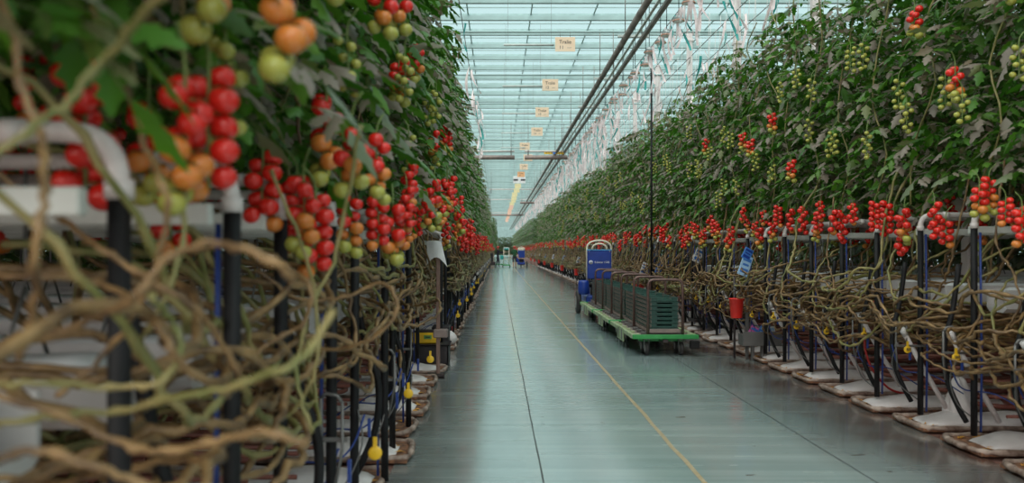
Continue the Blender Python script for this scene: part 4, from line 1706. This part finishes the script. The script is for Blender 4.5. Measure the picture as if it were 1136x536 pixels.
# ------------------------------------------------------------------ things on the side facing the carts
def open_box(b, c, size, m, w=.015):
    x, y, z = c
    sx, sy, sz = size
    b.box((x, y, z + w / 2), (sx, sy, w), m)
    for s in (-1, 1):
        b.box((x + s * (sx / 2 - w / 2), y, z + sz / 2), (w, sy, sz), m)
        b.box((x, y + s * (sy / 2 - w / 2), z + sz / 2), (sx, w, sz), m)
    return b


t = thing('black_crate', 'large black open crate standing beyond the nearest grow bags facing the carts', 'crate', (-.93, 10.6, .0))
b = MB()
open_box(b, (0, 0, .03), (.60, .46, .25), 'box_black')
b.build('body', t)
b = MB()
open_box(b, (0, 0, .265), (.63, .49, .02), 'box_black')
b.build('rim', t)
b = MB()
for q in (-.1, .16):
    b.box((q, -.232, .19), (.03, .004, .04), 'paper', bev=.001)
b.build('label_mark', t)
t = thing('black_box', 'smaller black box on edge behind the large black crate', 'box', (-.78, 11.25, 0))
b = MB()
b.box((0, 0, .21), (.22, .40, .42), 'box_black', bev=.02)
b.box((0, 0, .43), (.24, .42, .03), 'box_black', bev=.008)
b.build('body', t)
t = thing('battery_pack', 'yellow battery pack resting above the large black crate', 'battery', (-.93, 10.6, .285))
b = MB()
b.box((0, 0, .07), (.36, .26, .14), 'yellow', bev=.015)
b.build('case', t)
b = MB()
b.box((.03, -.133, .085), (.10, .004, .05), 'print_green', bev=.001)
b.box((.03, -.1355, .085), (.06, .003, .015), 'ink', bev=.0005)
b.build('sticker', t)
b = MB()
b.box((0, 0, .15), (.30, .20, .03), 'dark_metal', bev=.008)
b.build('lid', t)
t = thing('sign_post', 'brown metal post with a white paper at its top facing the carts', 'post', (-.70, 9.55, 0))
b = MB()
b.box((0, 0, .72), (.045, .045, 1.44), 'wood')
b.build('shaft', t)
b = MB()
b.box((.03, 0, .515), (.17, .12, .10), 'tray')
b.build('bracket', t)
b = MB()
b.box((-.02, 0, .03), (.2, .2, .03), 'dark_metal')
b.build('foot_plate', t)
b = MB()


def pf(u, v):
    return (-.13 + .24 * u * (1 - .3 * v), -.03 - .03 * math.sin(u * 3), 1.32 + .28 * v + .09 * math.sin(u * 3.4) * (1 - v))


b.grid(pf, 8, 6, 'paper')
b.build('paper_sheet', t)
t = thing('hose_reel', 'blue and black hose reel on the grow bags behind the brown post', 'hose reel', (-.80, 12.9, .10))
for q, (r, m) in enumerate(((.13, 'sky_blue'), (.115, 'black'), (.10, 'black'))):
    b = MB()
    cc = [(.05 * (q - 1) + 0.01, r * math.cos(a), .14 + r * math.sin(a)) for a in [2 * PI * k / 20 for k in range(21)]]
    b.tube(cc, .018, m, 8)
    b.build('coil', t)
b = MB()
b.lathe([(.04, -.08), (.04, .08)], 'red_hose', 12, 'X', (0, 0, .14))
b.box((0, 0, .01), (.2, .2, .02), 'black')
b.build('core', t)
t = thing('spray_canister', 'black canister with a bright blue collar at the path edge facing the carts', 'canister', (-.76, 22.3, 0))
b = MB()
b.lathe([(.095, 0), (.10, .02), (.10, .48), (.08, .52)], 'box_black', 18)
b.build('body', t)
b = MB()
b.lathe([(.083, .50), (.10, .51), (.10, .56), (.06, .58)], 'sky_blue', 18)
b.build('collar', t)
b = MB()
b.lathe([(.03, .57), (.045, .60), (.045, .66), (.02, .68)], 'tug_blue', 12)
b.build('cap', t)
t = thing('waste_bin', 'dark grey waste bin far along the path edge facing the carts', 'bin', (-.80, 37.0, 0))
b = MB()
open_box(b, (0, 0, 0), (.36, .36, .55), 'dark_metal', .02)
b.box((0, 0, .57), (.40, .40, .04), 'box_black')
b.build('body', t)
t = thing('edge_post', 'short green post beyond the waste bin', 'post', (-.72, 43.5, 0))
b = MB()
b.box((0, 0, .60), (.10, .10, 1.2), 'post_green')
b.build('shaft', t)
b = MB()
b.box((0, 0, 1.21), (.13, .13, .03), 'dark_metal')
b.build('cap', t)
b = MB()


def fn3(u, v):
    a = v * 2 * PI
    r = .11 * math.sin(PI * min(.98, u + .02)) ** .6 + .006 * math.sin(4 * a)
    return (r * math.cos(a), r * math.sin(a), .22 * u)


for k, (x, y) in enumerate(((-.72, 12.2),)):
    b = MB()
    b.grid(fn3, 10, 16, 'film')
    tag(b.build('plastic_bag', None, (x, y, .06)), ['knotted white plastic bag beside the hose reel', 'knotted white plastic bag just behind the small black box', 'knotted white plastic bag past the hose reel'][k], 'plastic bag')

# ------------------------------------------------------------------ the far end: people, lift trolley, second tractor
def person(label, loc, rz, J, shirt, trousers, cap, sleeves_bare=True):
    t = thing('person', label, 'person', loc, rz)
    ids, vs, es, rad, bone = {}, [], [], [], []

    def vtx(k, co, r):
        ids[k] = len(vs)
        vs.append(co)
        rad.append(r)
    for k, (co, r) in J.items():
        vtx(k, co, r)
    chain = [('pelvis', 'waist', 'torso'), ('waist', 'chest', 'torso'), ('chest', 'neck', 'torso'), ('neck', 'head', 'skin'), ('head', 'crown', 'skin')]
    for s in 'lr':
        chain += [('chest', 'sh' + s, 'torso'), ('sh' + s, 'el' + s, 'arm'), ('el' + s, 'wr' + s, 'fore'), ('wr' + s, 'pa' + s, 'skin'), ('pelvis', 'hi' + s, 'leg'), ('hi' + s, 'kn' + s, 'leg'), ('kn' + s, 'an' + s, 'calf'), ('an' + s, 'to' + s, 'shoe')]
        w, p = Vector(J['wr' + s][0]), Vector(J['pa' + s][0])
        d = (p - w).normalized()
        sd = d.cross(Vector((1, 0, 0)))
        sd = sd.normalized() if sd.length > .1 else Vector((0, 1, 0))
        for f in range(5):
            o = (f - 1.5) * .019 if f < 4 else -.045
            ln = [.065, .075, .07, .055, .045][f]
            a = p + sd * o - (d * .03 if f == 4 else d * 0)
            vtx(f'f{s}{f}a', a + d * ln * .5, .009)
            vtx(f'f{s}{f}b', a + d * ln + Vector((0, 0, -.012)), .008)
            chain += [('pa' + s, f'f{s}{f}a', 'skin'), (f'f{s}{f}a', f'f{s}{f}b', 'skin')]
    me = bpy.data.meshes.new('body')
    me.from_pydata([tuple(v) for v in vs], [(ids[a], ids[b]) for a, b, _ in chain], [])
    o = bpy.data.objects.new('body', me)
    COL.objects.link(o)
    sk = o.modifiers.new('s', 'SKIN')
    sk.use_smooth_shade = True
    for i, r in enumerate(rad):
        r = r if isinstance(r, tuple) else (r, r)
        me.skin_vertices[0].data[i].radius = r
        me.skin_vertices[0].data[i].use_root = (i == ids['pelvis'])
    o.modifiers.new('u', 'SUBSURF').levels = 2
    bpy.context.view_layer.update()
    out = bpy.data.meshes.new_from_object(o.evaluated_get(bpy.context.evaluated_depsgraph_get()))
    bpy.data.objects.remove(o)
    use = {'torso': shirt, 'skin': 'skin', 'arm': shirt, 'fore': 'skin' if sleeves_bare else shirt, 'leg': trousers[0], 'calf': trousers[1], 'shoe': 'shoe'}
    mats = list(dict.fromkeys(use.values()))
    out.materials.clear()
    for m in mats:
        out.materials.append(M[m])
    segs = [(Vector(vs[ids[a]]), Vector(vs[ids[b]]), u) for a, b, u in chain]
    for p in out.polygons:
        best, bu = 9, None
        for a, b, u in segs:
            ab = b - a
            tt = max(0, min(1, (p.center - a).dot(ab) / max(ab.length_squared, 1e-9)))
            q = (p.center - a - ab * tt).length
            if q < best:
                best, bu = q, u
        p.material_index = mats.index(use[bu])
        p.use_smooth = True
    body = link('body', out, t)
    h = Vector(J['crown'][0])
    hd = Vector(J['head'][0])
    b = MB()
    b.ball(hd + Vector((0, 0, .055)), .118, cap, 14, 8, .95, 0)
    b.box(hd + Vector((0, -.12, .07)), (.16, .12, .015), cap)
    b.build('cap', t)
    b = MB()
    for s in (-1, 1):
        b.ball(hd + Vector((s * .035, -.098, .01)), .012, 'ink', 8, 6, 1, 0)
    b.ball(hd + Vector((0, -.112, -.02)), .018, 'skin', 8, 6, 1.3, 0)
    b.box(hd + Vector((0, -.098, -.06)), (.05, .012, .012), 'hat_red')
    b.build('face', t)
    return t


def stand(arms):
    J = {'pelvis': ((0, 0, .95), (.15, .11)), 'waist': ((0, -.01, 1.12), (.14, .10)), 'chest': ((0, 0, 1.36), (.165, .115)), 'neck': ((0, 0, 1.52), .055), 'head': ((0, -.015, 1.63), (.085, .10)), 'crown': ((0, -.01, 1.72), (.075, .085))}
    for s, sg in (('l', 1), ('r', -1)):
        J['sh' + s] = ((sg * .19, 0, 1.42), .065)
        J['el' + s] = (arms[s][0], .046)
        J['wr' + s] = (arms[s][1], .032)
        J['pa' + s] = (arms[s][2], (.042, .02))
        J['hi' + s] = ((sg * .10, 0, .88), .095)
        J['kn' + s] = ((sg * .11, -.03 + sg * .06, .49), .062)
        J['an' + s] = ((sg * .115, .03 + sg * .10, .085), .042)
        J['to' + s] = ((sg * .125, -.12 + sg * .10, .04), .04)
    return J


walk = stand({'l': ((.27, .05, 1.13), (.29, -.08, .90), (.29, -.12, .81)), 'r': ((-.27, -.02, 1.13), (-.30, .06, .88), (-.30, .05, .79))})
reach = stand({'l': ((.26, -.22, 1.25), (.20, -.48, 1.33), (.19, -.57, 1.34)), 'r': ((-.26, -.20, 1.22), (-.22, -.46, 1.25), (-.21, -.55, 1.26))})
person('person in a green shirt and dark shorts walking on the far path', (1.38, 66.0, 0), .15, walk, 'shirt_green', ('dark_cloth', 'skin'), 'hat_red')
person('person in dark navy clothes reaching out to the tall trolley', (.02, 68.5, 0), PI / 2 + .1, reach, 'navy', ('navy', 'navy'), 'hat_red', False)
t = thing('lift_trolley', 'tall cream framed trolley with green base and screen on the far path', 'trolley', (.74, 68.5, 0))
b = MB()
b.box((0, 0, .20), (.62, 1.2, .10), 'cart_green')
b.box((-.62, .85, .24), (1.0, .5, .10), 'cart_green')
b.build('platform', t)
for s in (-1, 1):
    b = MB()
    b.tube([(s * .24, -.3, .25), (s * .22, -.3, 1.55)], .035, 'cream', 8)
    b.build('mast', t)
b = MB()
for z in (.7, 1.0, 1.3):
    b.tube([(-.23, -.3, z), (.23, -.3, z)], .02, 'cream', 6)
b.box((0, -.3, 1.60), (.50, .10, .16), 'paper', bev=.03)
b.box((0, -.36, 1.56), (.40, .02, .14), 'ribbon_teal')
b.build('head_unit', t)
b = MB()
b.box((-.36, -.3, .85), (.30, .06, .34), 'ribbon_teal')
b.build('screen', t)
for s in (-1, 1):
    for y in (-.45, .45):
        b = MB()
        wheel(b, (s * .30, y, .11), .11, .08, 'yellow')
        b.build('wheel', t)
t2 = make_tug('distant blue tow tractor with cream top beside the person in green', False)
t2.location = (1.98, 67.5, 0)
b = MB()
b.box((0, .05, 1.52), (.52, .16, .22), 'cream', bev=.05)
b.build('hood', t2)
t = thing('dark_trolley', 'low dark trolley at the path edge behind the navy clad person', 'trolley', (-.42, 67.5, 0))
b = MB()
b.box((0, 0, .35), (.5, 1.2, .3), 'dark_metal')
b.box((-.1, 0, .85), (.3, .9, .75), 'box_black', bev=.05)
b.build('body', t)
for s in (-1, 1):
    b = MB()
    wheel(b, (s * .22, -.4, .12), .12, .08)
    b.build('wheel', t)

# ------------------------------------------------------------------ light, camera, output look
w = bpy.data.worlds.new('overcast_sky')
S.world = w
w.use_nodes = True
bg = w.node_tree.nodes['Background']
bg.inputs['Color'].default_value = (.78, .97, .98, 1)
bg.inputs['Strength'].default_value = 0.92

sl = bpy.data.lights.new('fill_sun', 'SUN')  # added warm fill: brightens crop and floor, leaves the visible roof alone
sl.energy = 5.1
sl.color = (1.0, .90, .83)
sl.angle = math.radians(110)
so = bpy.data.objects.new('fill_sun', sl)
COL.objects.link(so)
so.location = (0, -20, 30)
so.rotation_euler = Vector((.45, .65, -1.0)).to_track_quat('-Z', 'Y').to_euler()

cam = bpy.data.cameras.new('camera')
co = bpy.data.objects.new('camera', cam)
COL.objects.link(co)
co.location = (0, 0, HC)
co.rotation_euler = (PI / 2, 0, 0)
cam.sensor_width = 36
cam.lens = 36 * F / 1136
cam.shift_x = 16 / 1136
cam.shift_y = 9 / 1136
cam.clip_end = 600
cam.dof.use_dof = True
cam.dof.focus_distance = 11.5
cam.dof.aperture_fstop = 1.8
S.camera = co
S.view_settings.view_transform = 'Standard'
S.view_settings.look = 'None'
S.view_settings.gamma = 1
S.view_settings.use_curve_mapping = False
S.view_settings.exposure = 0.0
S.cycles.use_denoising = True
S.cycles.max_bounces = 8
S.cycles.transparent_max_bounces = 12
S.cycles.caustics_reflective = False
S.cycles.caustics_refractive = False
